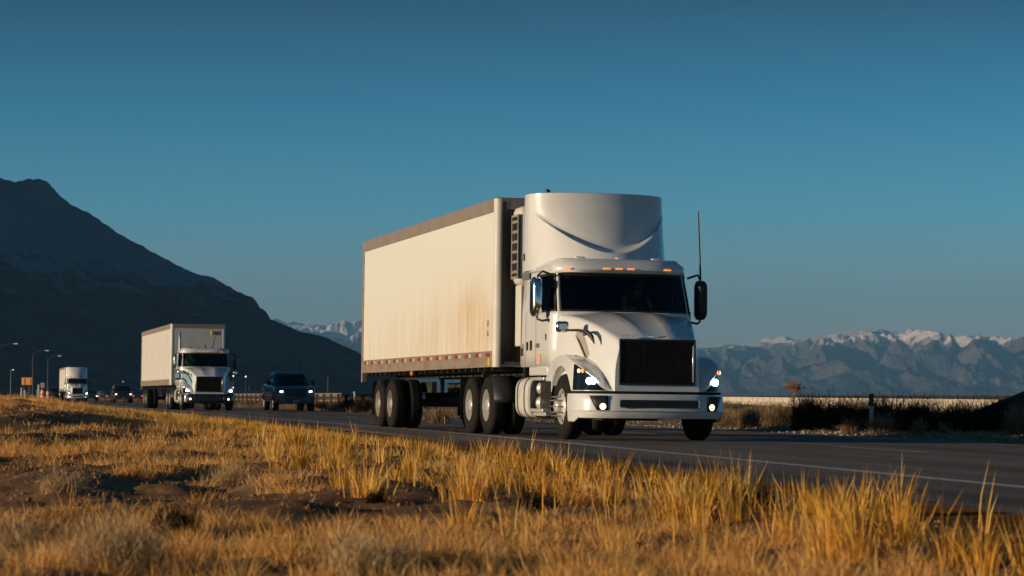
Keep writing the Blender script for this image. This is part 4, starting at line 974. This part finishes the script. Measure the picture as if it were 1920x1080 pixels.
# tall golden bunch grass along the shoulder
for (y0, y1, dens, d0, d1, nb) in ((8, 16, 10, -8.7, -6.25, 62), (16, 30, 10, -8.9, -6.05, 50), (30, 55, 9, -9.2, -5.9, 34), (55, 110, 4.5, -11.0, -5.6, 26), (110, 260, 1.2, -16.0, -5.6, 22)):
    X, Y, d = scatter(y0, y1, dens, d0, d1)
    msk = 0.55 * vn.fbm(X * 0.8 + 50, Y * 0.5, 3) + 0.45 * vn2(X * 2.1, Y * 1.5) + 0.02 + RNG.normal(0, 0.06, len(X)); edge = np.exp(-((d + 6.6) / 1.3) ** 2)
    k = (msk + 0.16 * edge) > (0.60 if y0 < 30 else 0.53)
    if y0 < 30: k &= (vn2(X * 1.25 + 3.3, Y * 0.62 + 1.7) + RNG.normal(0, 0.05, len(X))) > 0.50
    X, Y = X[k], Y[k]
    wd = 0.0042 + 0.00017 * Y
    packs.append(clumps(X, Y, (0.28 if y0 < 16 else 0.24 if y0 < 30 else 0.135 if y0 < 55 else 0.18), nb, 0.062 + 0.0006 * y0, wd, 0.17, 0.55, 0.22, 0.30, 0.40))
bo = bladeobj('golden_grass', packs, M['gold']); tag(bo, 'tall golden bunch grass along the road shoulder', 'grass', kind='stuff')
# single tall stalks
packs = []
X, Y, d = scatter(9, 48, 9, -8.8, -5.7)
k = (vn.fbm(X * 0.7 + 9, Y * 0.6, 3) > 0.54) & (RNG.random(len(X)) < 0.55); X, Y = X[k], Y[k]
packs.append(clumps(X, Y, np.mean([0.33]), 3, 0.03, 0.0055 + 0.00012 * Y, 0.10, 0.75, 0.1, 0.15, 0.25))
tag(bladeobj('tall_grass_stalks', packs, M['gold']), 'loose tall pale stalks rising above the golden grass', 'grass', kind='stuff')
# fine tan grass over the verge
packs = []
for (y0, y1, dens, d0, d1, nb, h) in ((7.5, 14, 36, -13, -7.2, 60, 0.125), (14, 26, 24, -14, -6.8, 50, 0.135), (26, 48, 12, -17, -6.2, 28, 0.15), (48, 100, 3.0, -26, -6, 24, 0.22), (100, 300, 0.5, -60, -6, 20, 0.28)):
    X, Y, d = scatter(y0, y1, dens, d0, d1)
    msk = vn2.fbm(X * 0.75 + 5, Y * 0.33 + 2, 4) + RNG.normal(0, 0.04, len(X))
    thr = 0.41 + 0.13 * sstep(-9.2, -12.0, d) * (1 - sstep(30, 60, Y)) + 0.16 * sstep(-8.6, -7.6, d) * (Y < 40); k = msk > thr; X, Y = X[k], Y[k]
    packs.append(clumps(X, Y, h, nb, 0.075 + 0.0008 * y0, 0.0020 + 0.00014 * Y, 0.42, 0.62, 0.2, 0.5, 0.45))
tag(bladeobj('tan_grass', packs, M['tan']), 'soft low tan grass covering the verge', 'grass', kind='stuff')
# flattened litter and short stubble so bare dirt is never smooth
packs = []
for (y0, y1, dens, d0, d1) in ((7, 16, 70, -13, -5.9), (16, 34, 26, -14, -5.8), (34, 70, 9, -20, -5.8)):
    X, Y, d = scatter(y0, y1, dens, d0, d1); packs.append(clumps(X, Y, 0.055 + 0.0005 * y0, 5, 0.06, 0.003 + 0.00014 * Y, 0.85, 0.35, 0.25, 0.4, 0.5))
tag(bladeobj('grass_litter', packs, M['tan']), 'broken dry stubble lying on the bare dirt', 'grass', kind='stuff')
# far side of the road: low dry growth
packs = []
for (y0, y1, dens, d0, d1, nb, h) in ((34, 75, 4, 5.2, 16, 26, 0.12), (75, 160, 1.6, 4.9, 30, 24, 0.30), (160, 420, 0.22, 5, 60, 22, 0.40)):
    X, Y, d = scatter(y0, y1, dens, d0, d1); k = vn.fbm(X * 0.4, Y * 0.3, 3) > 0.42; X, Y = X[k], Y[k]
    packs.append(clumps(X, Y, h, nb, 0.16, 0.005 + 0.0001 * Y, 0.5, 0.5, 0.2, 0.4, 0.4))
tag(bladeobj('far_side_grass', packs, M['brush']), 'dry low growth beyond the far edge of the road', 'grass', kind='stuff')

# pebbles and clods
def clods(name, n, y0, y1, d0, d1, r0, r1, m, lab):
    X, Y, d = scatter(y0, y1, n / ((y1 - y0) * (d1 - d0)), d0, d1); Z = groundz(X, Y); V = []; T = []; base = np.array([(1, 0, 0), (-1, 0, 0), (0, 1, 0), (0, -1, 0), (0, 0, 1), (0, 0, -1)], float)
    tri = np.array([(0, 2, 4), (2, 1, 4), (1, 3, 4), (3, 0, 4), (2, 0, 5), (1, 2, 5), (3, 1, 5), (0, 3, 5)])
    # one subdivision for rounder lumps
    bm = bmesh.new(); bmesh.ops.create_icosphere(bm, subdivisions=1, radius=1); bv = np.array([v.co[:] for v in bm.verts]); bf = np.array([[v.index for v in f.verts] for f in bm.faces]); bm.free()
    k = len(X); r = r0 + (r1 - r0) * RNG.random(k) ** 3; P = bv[None] * RNG.uniform(0.6, 1.25, (k, len(bv), 1)) * r[:, None, None]; P[:, :, 2] *= 0.65
    P += np.stack([X, Y, Z + r * 0.2], 1)[:, None, :]; T = (bf[None] + (np.arange(k) * len(bv))[:, None, None]).reshape(-1, 3)
    return tag(npmesh(name, P.reshape(-1, 3), T, m, smooth=False), lab, 'soil', kind='stuff')
M['clod'] = mat('dirt_clod', (0.30, 0.16, 0.08), 1.0, dirt=(0.16, 0.09, 0.05), dscale=6, damt=0.8, spec=0.05)
clods('dirt_clods', 4200, 7.5, 40, -13, -5.5, 0.005, 0.030, M['clod'], 'loose clods and pebbles on the bare dirt of the verge')
clods('roadside_gravel', 2600, 34, 75, 4.4, 7.5, 0.01, 0.05, M['rock'], 'pale gravel along the far edge of the road')

def shrub(name, label, X, Y, w, h, n, m, group=None, cat='shrub', z=None, wd=0.012, tint=0.5, top=1.0):
    z0 = float(groundz(X, Y)) if z is None else z
    a = RNG.uniform(0, 2 * math.pi, n); rr = np.sqrt(RNG.random(n)) ; el = RNG.uniform(0.05, 1.25, n)
    B = np.stack([RNG.normal(0, w * 0.12, n), RNG.normal(0, w * 0.10, n), np.zeros(n) - 0.02], 1)
    lean = np.abs(RNG.normal(0, 0.55, n)); lean = np.minimum(lean, 1.35)
    lobes = 0.78 + 0.22 * np.sin(a * 3 + RNG.uniform(0, 6)) + 0.12 * np.sin(a * 7)
    L = (np.cos(lean) * h + np.sin(lean) * w * 0.5) * RNG.uniform(0.45, 1.12, n) * lobes
    p1 = blades(B, L, np.full(n, wd) * RNG.uniform(0.6, 1.3, n), lean, a, RNG.normal(tint, 0.2, n), 0.35)
    # fine twig tips spread through the crown
    k = n * 2; i = RNG.integers(0, n, k); f = RNG.uniform(0.45, 1.0, k)
    dirv = np.stack([np.sin(lean) * np.cos(a), np.sin(lean) * np.sin(a), np.cos(lean)], 1)[i]
    B2 = B[i] + dirv * (L[i] * f)[:, None]
    p2 = blades(B2, np.full(k, h * 0.24) * RNG.uniform(0.5, 1.4, k), np.full(k, wd * 0.8), np.abs(RNG.normal(0, 0.7, k)), RNG.uniform(0, 6.28, k), RNG.normal(tint + 0.12, 0.2, k), 0.5)
    o = bladeobj(name, [p1, p2], m); o.location = (X, Y, z0); return tag(o, label, cat, group)
def at(px, Y): return px2x(px, Y)
# far-side shrubs in sun and in the truck's shadow
G = 'shrubs beyond the far edge of the road'
for (px, Y, w_, h_, n_, mm, lab) in (
    (1362, 60, 0.9, 0.42, 500, 'brush', 'low sunlit straw-coloured shrub just right of the big truck bumper'),
    (1405, 57, 1.0, 0.55, 700, 'brush', 'broad sunlit pale shrub, second to the right of the big truck'),
    (1452, 58, 0.9, 0.62, 700, 'brush', 'sunlit shrub left against the dark bush, below the bare tree'),
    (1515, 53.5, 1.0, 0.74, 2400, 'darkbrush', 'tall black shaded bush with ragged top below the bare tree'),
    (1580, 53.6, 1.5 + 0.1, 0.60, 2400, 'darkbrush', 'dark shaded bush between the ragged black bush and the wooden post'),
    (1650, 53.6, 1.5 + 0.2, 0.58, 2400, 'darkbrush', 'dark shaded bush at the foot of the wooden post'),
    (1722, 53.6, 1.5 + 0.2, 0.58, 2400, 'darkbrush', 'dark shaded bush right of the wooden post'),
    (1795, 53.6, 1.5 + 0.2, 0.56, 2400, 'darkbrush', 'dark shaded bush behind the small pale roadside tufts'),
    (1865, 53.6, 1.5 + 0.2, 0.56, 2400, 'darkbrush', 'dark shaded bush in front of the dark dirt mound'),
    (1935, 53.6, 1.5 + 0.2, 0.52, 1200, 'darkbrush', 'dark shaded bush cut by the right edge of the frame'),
    (1590, 48.3, 0.42, 0.34, 420, 'brush', 'small sunlit dry tuft, left of the wide rounded one at the road edge'),
    (1652, 48.2, 0.75, 0.36, 800, 'brush', 'wide rounded sunlit dry shrub at the far road edge'),
    (1722, 47.6, 0.36, 0.32, 360, 'brush', 'narrow upright pale tuft at the far road edge, right of the wide rounded shrub'),
    (1768, 47.9, 0.26, 0.26, 240, 'brush', 'small faint tuft, rightmost of those at the far road edge'),
    (1905, 46.5, 0.55, 0.62, 700, 'brush', 'sunlit bush standing before the dark mound at the right edge'),
    (822, 62, 0.85, 0.42, 700, 'brush', 'rounded golden bush seen under the trailer between its wheels'),
    (800, 70, 0.7, 0.22, 300, 'brush', 'low straggly growth seen under the trailer, left of the round bush'),
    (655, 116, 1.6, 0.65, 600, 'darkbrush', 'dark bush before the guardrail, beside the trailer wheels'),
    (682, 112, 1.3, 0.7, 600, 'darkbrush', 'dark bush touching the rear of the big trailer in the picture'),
    (632, 120, 0.9, 0.4, 300, 'brush', 'pale brown bush in front of the guardrail right of the pickup'),
    (605, 122, 1.2, 0.45, 400, 'brush', 'dry bush close to the right side of the pickup')):
    shrub('shrub', lab, at(px, Y), Y, w_, h_, n_, M[mm], G, wd=0.010 if Y < 70 else 0.02, tint=0.5)
# foreground sage plants
G = 'grey sage plants in the foreground dirt'
for (px, py, w_, h_, n_, mm, lab) in (
    (435, 915, 0.55, 0.15, 1000, 'sage', 'grey dry sage plant in the middle of the dirt, largest pale tuft left of centre'),
    (215, 1075, 0.65, 0.17, 1300, 'sage', 'greenish sage plant at the bottom edge, left'),
    (35, 1050, 0.40, 0.20, 700, 'sage', 'upright grey sage plant in the bottom left corner'),
    (115, 930, 0.45, 0.12, 600, 'sage', 'brown-grey low plant at the left edge above the corner sage'),
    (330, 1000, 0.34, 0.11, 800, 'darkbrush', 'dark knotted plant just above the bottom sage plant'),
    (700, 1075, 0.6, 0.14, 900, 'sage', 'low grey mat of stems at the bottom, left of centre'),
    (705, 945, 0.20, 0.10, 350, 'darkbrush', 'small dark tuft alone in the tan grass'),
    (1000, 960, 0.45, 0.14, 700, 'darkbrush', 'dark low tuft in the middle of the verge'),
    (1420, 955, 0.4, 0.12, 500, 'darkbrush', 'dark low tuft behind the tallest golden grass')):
    Y = F * EYE / (py - HZ)
    for _ in range(6):
        zg = float(groundz(at(px, Y), Y)); Y = F * (EYE - zg) / (py - HZ)
    shrub('sage_plant', lab, at(px, Y), Y, w_, h_, n_, M[mm], G, cat='plant', wd=0.004, tint=0.5)
# shrubs left of the frame whose long shadows cross the dirt
G = 'shrubs left of the picture'
for i, (X, Y, w_, h_) in enumerate(((-4.4, 14.3, .5, .30), (-5.6, 18.5, .6, .32), (-7.6, 26.5, .8, .42), (-10.2, 36, 1.0, .5))):
    shrub('shrub', ['small', 'broad', 'ragged', 'tall', 'low', 'far'][i] + ' dry shrub standing left of the picture on the dirt', X, Y, w_, h_, 800, M['brush'], G, wd=0.008)

# bare tree behind the dark bushes
def bare_tree(px, Y, h, label, spread=0.5):
    X = at(px, Y); z0 = float(groundz(X, Y)); T = thing('bare_tree', label, 'tree', (X, Y, z0)); tr = MB(); tw = MB(); rr = random.Random(4)
    def grow(p, d, L, r, k):
        q = p + d * L; (tr if k > 3 else tw).tube([p, (p + q) / 2 + Vector((rr.uniform(-.03, .03), rr.uniform(-.03, .03), 0)) * L * 2, q], [r, r * 0.85, r * 0.65], 5, cap=False)
        if k == 0: return
        for _ in range(4 if k > 1 else 5):
            nd = (d + Vector((rr.uniform(-1, 1), rr.uniform(-1, 1), rr.uniform(-.15, .8))) * spread * 1.25).normalized(); grow(q, nd, L * rr.uniform(.6, .85), max(r * .62, 0.006), k - 1)
    grow(Vector((0, 0, -0.05)), Vector((0.05, 0, 1)), h * 0.30, h * 0.02, 5)
    tr.build('trunk', M['wood'], T); tw.build('crown', mat('reddish_twigs', (0.34, 0.19, 0.13), 0.9), T); return T
bare_tree(1486, 118, 1.7, 'small leafless reddish tree standing against the pale barrier')

# ------------------------------------------------------------------ pale barrier, guardrail, posts, poles
def barrier():
    p0 = Vector((at(1875, 88), 88, 0)); p1 = Vector((22.5, 300, 0)); p2 = Vector((14.0, 620, 0))
    prof = [(-0.25, -0.3), (-0.25, 0.0), (-0.12, 0.16), (-0.09, 0.50), (0.09, 0.50), (0.12, 0.16), (0.25, 0.0), (0.25, -0.3)]
    rows = []
    P = [p0 + (p1 - p0) * t for t in np.linspace(0, 1, 24)] + [p1 + (p2 - p1) * t for t in np.linspace(0.05, 1, 16)]
    for p in P: rows.append([(p.x + a, p.y, p.z + b + 0.02) for a, b in prof])
    o = MB().grid(rows).build('concrete_barrier', M['concrete'], None, smooth=20)
    return tag(o, 'long pale concrete barrier glowing in the sun along the plain at right', 'barrier')
barrier()
def guardrail():
    T = thing('guardrail', 'rusty sunlit metal guardrail with many posts behind the pickup and trailer', 'guardrail', (0, 0, 0))
    ys = np.arange(112, 232, 2.9); top = 0.80
    prof = [(0.0, 0.0), (-0.05, -0.02), (-0.06, -0.07), (0.0, -0.10), (-0.06, -0.13), (-0.05, -0.18), (0.0, -0.20)]
    rows = [[(float(Xd(y)) + 8.0 + a, y, top + b) for a, b in prof] for y in np.arange(112, 234, 1.45)]
    MB().grid(rows).build('rail_beam', M['rust'], T, thick=0.012, smooth=20)
    rows = [[(float(Xd(y)) + 8.05, y, 0.36 + b) for b in (-0.05, 0.05)] for y in np.arange(112, 234, 2.9)]
    MB().grid(rows).build('lower_rail', M['rust'], T, thick=0.02)
    for i, y in enumerate(ys): MB().box((float(Xd(y)) + 7.86, y, 0.27), (0.15, 0.20, 0.96)).build('guardrail_post', M['wood'], T, bevel=0.01)
guardrail()
def post(name, label, cat, px, Y, ztop, w_, m, lean=0.0, group=None, cap=None):
    X = at(px, Y); z0 = float(groundz(X, Y)) - 0.05; o = MB().box((0, 0, (ztop - z0) / 2), (w_, w_ * 0.7, ztop - z0)).build(name, m, None, bevel=w_ * 0.12); o.location = (X, Y, z0); o.rotation_euler = (0, R(lean), 0)
    if cap: MB().box((0, 0, ztop - z0 - cap[1] / 2), (w_ * 1.15, w_ * 0.85, cap[1])).build('post_cap', cap[0], o, bevel=w_ * .1)
    return tag(o, label, cat, group)
zt = lambda py, Y: EYE + (HZ - py) / F * Y
post('marker_post', 'stout dark-topped post standing before the pale barrier at right', 'post', 1633, 50.5, zt(738, 50.5), 0.085, M['steel'], cap=(M['black'], 0.26))
post('marker_post', 'thin white marker post on the grassy rise near the small road sign', 'post', 74, 100, zt(721, 100), 0.07, M['post_white'], -1)
post('marker_post', 'short white post at the left foot of the orange sign', 'post', 41, 160, zt(727, 160), 0.09, M['post_white'])
post('marker_post', 'very small pale stake between the orange sign legs', 'post', 47, 170, zt(731, 170), 0.10, M['post_white'])
post('marker_post', 'thin grey stake between the orange sign and the white marker post', 'post', 70, 190, zt(730, 190), 0.06, M['steel'])
post('marker_post', 'leaning dark post right beside the orange sign', 'post', 61, 118, zt(722, 118), 0.07, M['wood'], -9)
post('marker_post', 'white leaning marker post in front of the guardrail near the trailer wheels', 'post', 668, 118, zt(734, 118), 0.10, M['post_white'], -5)
post('marker_post', 'tiny pale stake seen under the trailer beside the round bush', 'post', 834, 60, 0.14, 0.015, M['post_white'])
M['pole'] = mat('dull_pole_steel', (0.13, 0.12, 0.12), 0.6, metal=0.3)
def pole(label, px, Y, py, r=0.09, lamp=None, arm=None, cat='street lamp', name='street_lamp', group=None):
    X = at(px, Y); z0 = float(groundz(X, Y)); h = zt(py, Y) - z0; T = thing(name, label, cat, (X, Y, z0), group=group)
    pts = [(0, 0, 0), (0, 0, h * .5), (0, 0, h * 0.93 if arm else h)]
    r *= 0.62; MB().tube(pts, [r * 1.3, r, r * 0.7], 8).build('pole', M['pole'], T)
    if arm:
        ax = arm / F * Y; MB().tube([(0, 0, h * .92), (ax * .25, 0, h * .965), (ax * .7, 0, h * .995), (ax, 0, h)], r * .6, 6).build('arm', M['pole'], T)
        hd = MB().box((ax + 0.3, 0, h), (0.95, 0.32, 0.14)).build('lamp_head', M['pole'], T, bevel=0.05); MB().box((ax + 0.35, -0.03, h - 0.06), (0.6, 0.30, 0.09)).build('lamp_lens', M['streetlamp'], hd)
    elif lamp: MB().box((lamp, 0, h - 0.1), (0.22, 0.2, 0.16)).build('lamp_head', M['streetlamp'], T, bevel=0.04)
    return T
G = 'street lamps along the distant road'
pole('tall street lamp at the left edge of the frame with its arm reaching right', -2, 390, 644, 0.10, arm=28, group=G)
pole('street lamp whose pole stands right behind the orange sign', 62, 450, 657, 0.10, arm=23, group=G)
pole('street lamp nearest the farthest white truck, right of the small road sign', 90, 500, 667, 0.10, arm=19, group=G)
pole('short pole with a small lamp at the top, left of the orange sign', 21, 300, 692, 0.11, lamp=0.28, group=G)
pole('small tilted lamp on a thin pole rising behind the dark vehicle', 234, 300, 714, 0.10, lamp=-0.18)
pole('thin bare pole beyond the guardrail, right of the pickup', 615, 260, 704, 0.06, name='utility_pole', cat='pole')
pole('faint short pole left of the pickup', 468, 300, 722, 0.07, name='utility_pole', cat='pole')
pole('faint tiny pole far beyond the barrier, left of the bare tree', 1398, 600, 727, 0.10, name='utility_pole', cat='pole')
pole('tiny pale stake above the barrier right of the dark-topped post', 1715, 230, 741, 0.04, name='utility_pole', cat='pole')
def sign(label, px0, px1, py0, py1, Y, face, posts, marks):
    X = at((px0 + px1) / 2, Y); z0 = float(groundz(X, Y)); zt_, zb_ = zt(py0, Y), zt(py1, Y); w_ = (px1 - px0) / F * Y; T = thing('road_sign', label, 'sign', (X, Y, z0), (0, 0, R(-6)))
    f = MB().box((0, 0, (zt_ + zb_) / 2 - z0), (w_, 0.03, zt_ - zb_)).build('sign_board', face, T, bevel=0.008)
    for p in posts: MB().box((p * w_, 0.05, (zb_ + 0.2 - z0) / 2), (0.07, 0.05, zb_ + 0.2 - z0)).build('sign_post', M['wood'], T)
    for (a, b, c, d_) in marks: MB().box((a * w_, -0.02, (zt_ + zb_) / 2 - z0 + b * (zt_ - zb_)), (c * w_, 0.006, d_ * (zt_ - zb_))).build('sign_mark', M['black'], f)
sign('orange rectangular road sign with dark marks on two posts at far left', 41, 61, 708, 721.5, 200, M['orange_sign'], (-0.3, 0.3), [(-0.15, 0.28, .10, .2), (-0.20, 0.08, .09, .22), (-0.13, -.12, .10, .2), (-0.17, -.32, .08, .2), (0.36, .25, .08, .25), (0.42, -.02, .08, .25), (.37, -.28, .08, .22)])
sign('small tan road sign on one post behind the white marker post', 77, 84, 718, 727, 230, M['tan_sign'], (0.1,), [(0.0, 0.2, .6, .12), (0.0, -0.15, .6, .12)])
for i, (px, Y, lab) in enumerate(((82, 205, 'red and white traffic drum below the small tan sign'), (92, 235, 'red traffic drum between the tan sign and the farthest truck, left of its neighbour'), (96, 240, 'red traffic drum nearest the farthest white truck'))):
    T = thing('traffic_drum', lab, 'traffic drum', (at(px, Y), Y, float(groundz(at(px, Y), Y)) + 0.1), group='traffic drums at the far roadside')
    MB().lathe([(0, .30), (0.35, .28), (0.36, .26), (0.7, .25), (0.71, .23), (1.05, .2), (1.05, .01)], 16, 'z').build('barrel', mat('drum_red', (0.7, 0.10, 0.04), 0.5), T)
    MB().lathe([(0.38, .275), (0.55, .268)], 16, 'z').lathe([(0.74, .25), (0.90, .235)], 16, 'z').build('white_band', M['wtape'], T)
def tiny(px, Y, py):
    X = at(px, Y); o = thing('distant_lamp', 'tiny lamp on the dark hillside, ' + ('left' if px < 450 else 'right') + ' of the pair between second truck and pickup', 'lamp', (X, Y, 0)); o['group'] = 'tiny hillside lamps'
    h = zt(py, Y); MB().tube([(0, 0, 0), (0, 0, h)], 0.05, 6).build('pole', M['pole'], o); MB().box((0, -.1, h), (.45, .3, .4)).build('lamp_head', M['tinylamp'], o)
tiny(438, 1100, 705); tiny(461, 1100, 706)
# dark mound at the right edge
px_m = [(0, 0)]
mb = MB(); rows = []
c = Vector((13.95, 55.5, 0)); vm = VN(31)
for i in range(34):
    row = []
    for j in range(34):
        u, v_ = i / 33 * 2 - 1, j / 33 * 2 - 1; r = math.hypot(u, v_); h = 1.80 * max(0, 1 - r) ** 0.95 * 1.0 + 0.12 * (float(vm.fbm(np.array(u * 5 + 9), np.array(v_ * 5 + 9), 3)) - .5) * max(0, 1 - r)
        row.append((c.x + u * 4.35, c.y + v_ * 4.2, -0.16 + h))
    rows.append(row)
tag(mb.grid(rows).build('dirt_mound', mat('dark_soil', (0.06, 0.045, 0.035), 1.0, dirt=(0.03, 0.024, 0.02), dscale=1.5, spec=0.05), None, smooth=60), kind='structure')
for (px, py, Y, r_) in ((1404, 807, 46.5, 0.07), (1360, 808, 46.8, 0.04), (1485, 809, 46, 0.05)):
    bm = bmesh.new(); bmesh.ops.create_icosphere(bm, subdivisions=2, radius=r_)
    for v in bm.verts: v.co *= random.uniform(.8, 1.2); v.co.z *= .6
    me = bpy.data.meshes.new('rock'); bm.to_mesh(me); bm.free(); me.materials.append(M['rock']); o = bpy.data.objects.new('rock', me); C.objects.link(o); o.location = (at(px, Y), Y, -0.10)
    tag(o, {1404: 'pale stone at the foot of the sunlit shrub by the far road edge', 1360: 'small pale stone beside the big truck front wheel', 1485: 'small stone at the corner of the dark bush'}[px], 'rock', 'stones at the far road edge')

# ------------------------------------------------------------------ air
def haze(dens, col):
    m = bpy.data.materials.new('haze_air'); m.use_nodes = True; nt = m.node_tree; nt.nodes.clear(); o = N(nt, 'ShaderNodeOutputMaterial'); v = N(nt, 'ShaderNodeVolumePrincipled')
    v.inputs['Color'].default_value = (*col, 1); v.inputs['Density'].default_value = dens; v.inputs['Anisotropy'].default_value = 0.0
    nt.links.new(v.outputs[0], o.inputs['Volume'])
    b = MB().box((0, 11000, 490), (40000, 28000, 990)); ob = b.build('haze', m, None, smooth=0); tag(ob, kind='stuff'); return ob
haze(6.2e-5, (0.23, 0.54, 0.90))
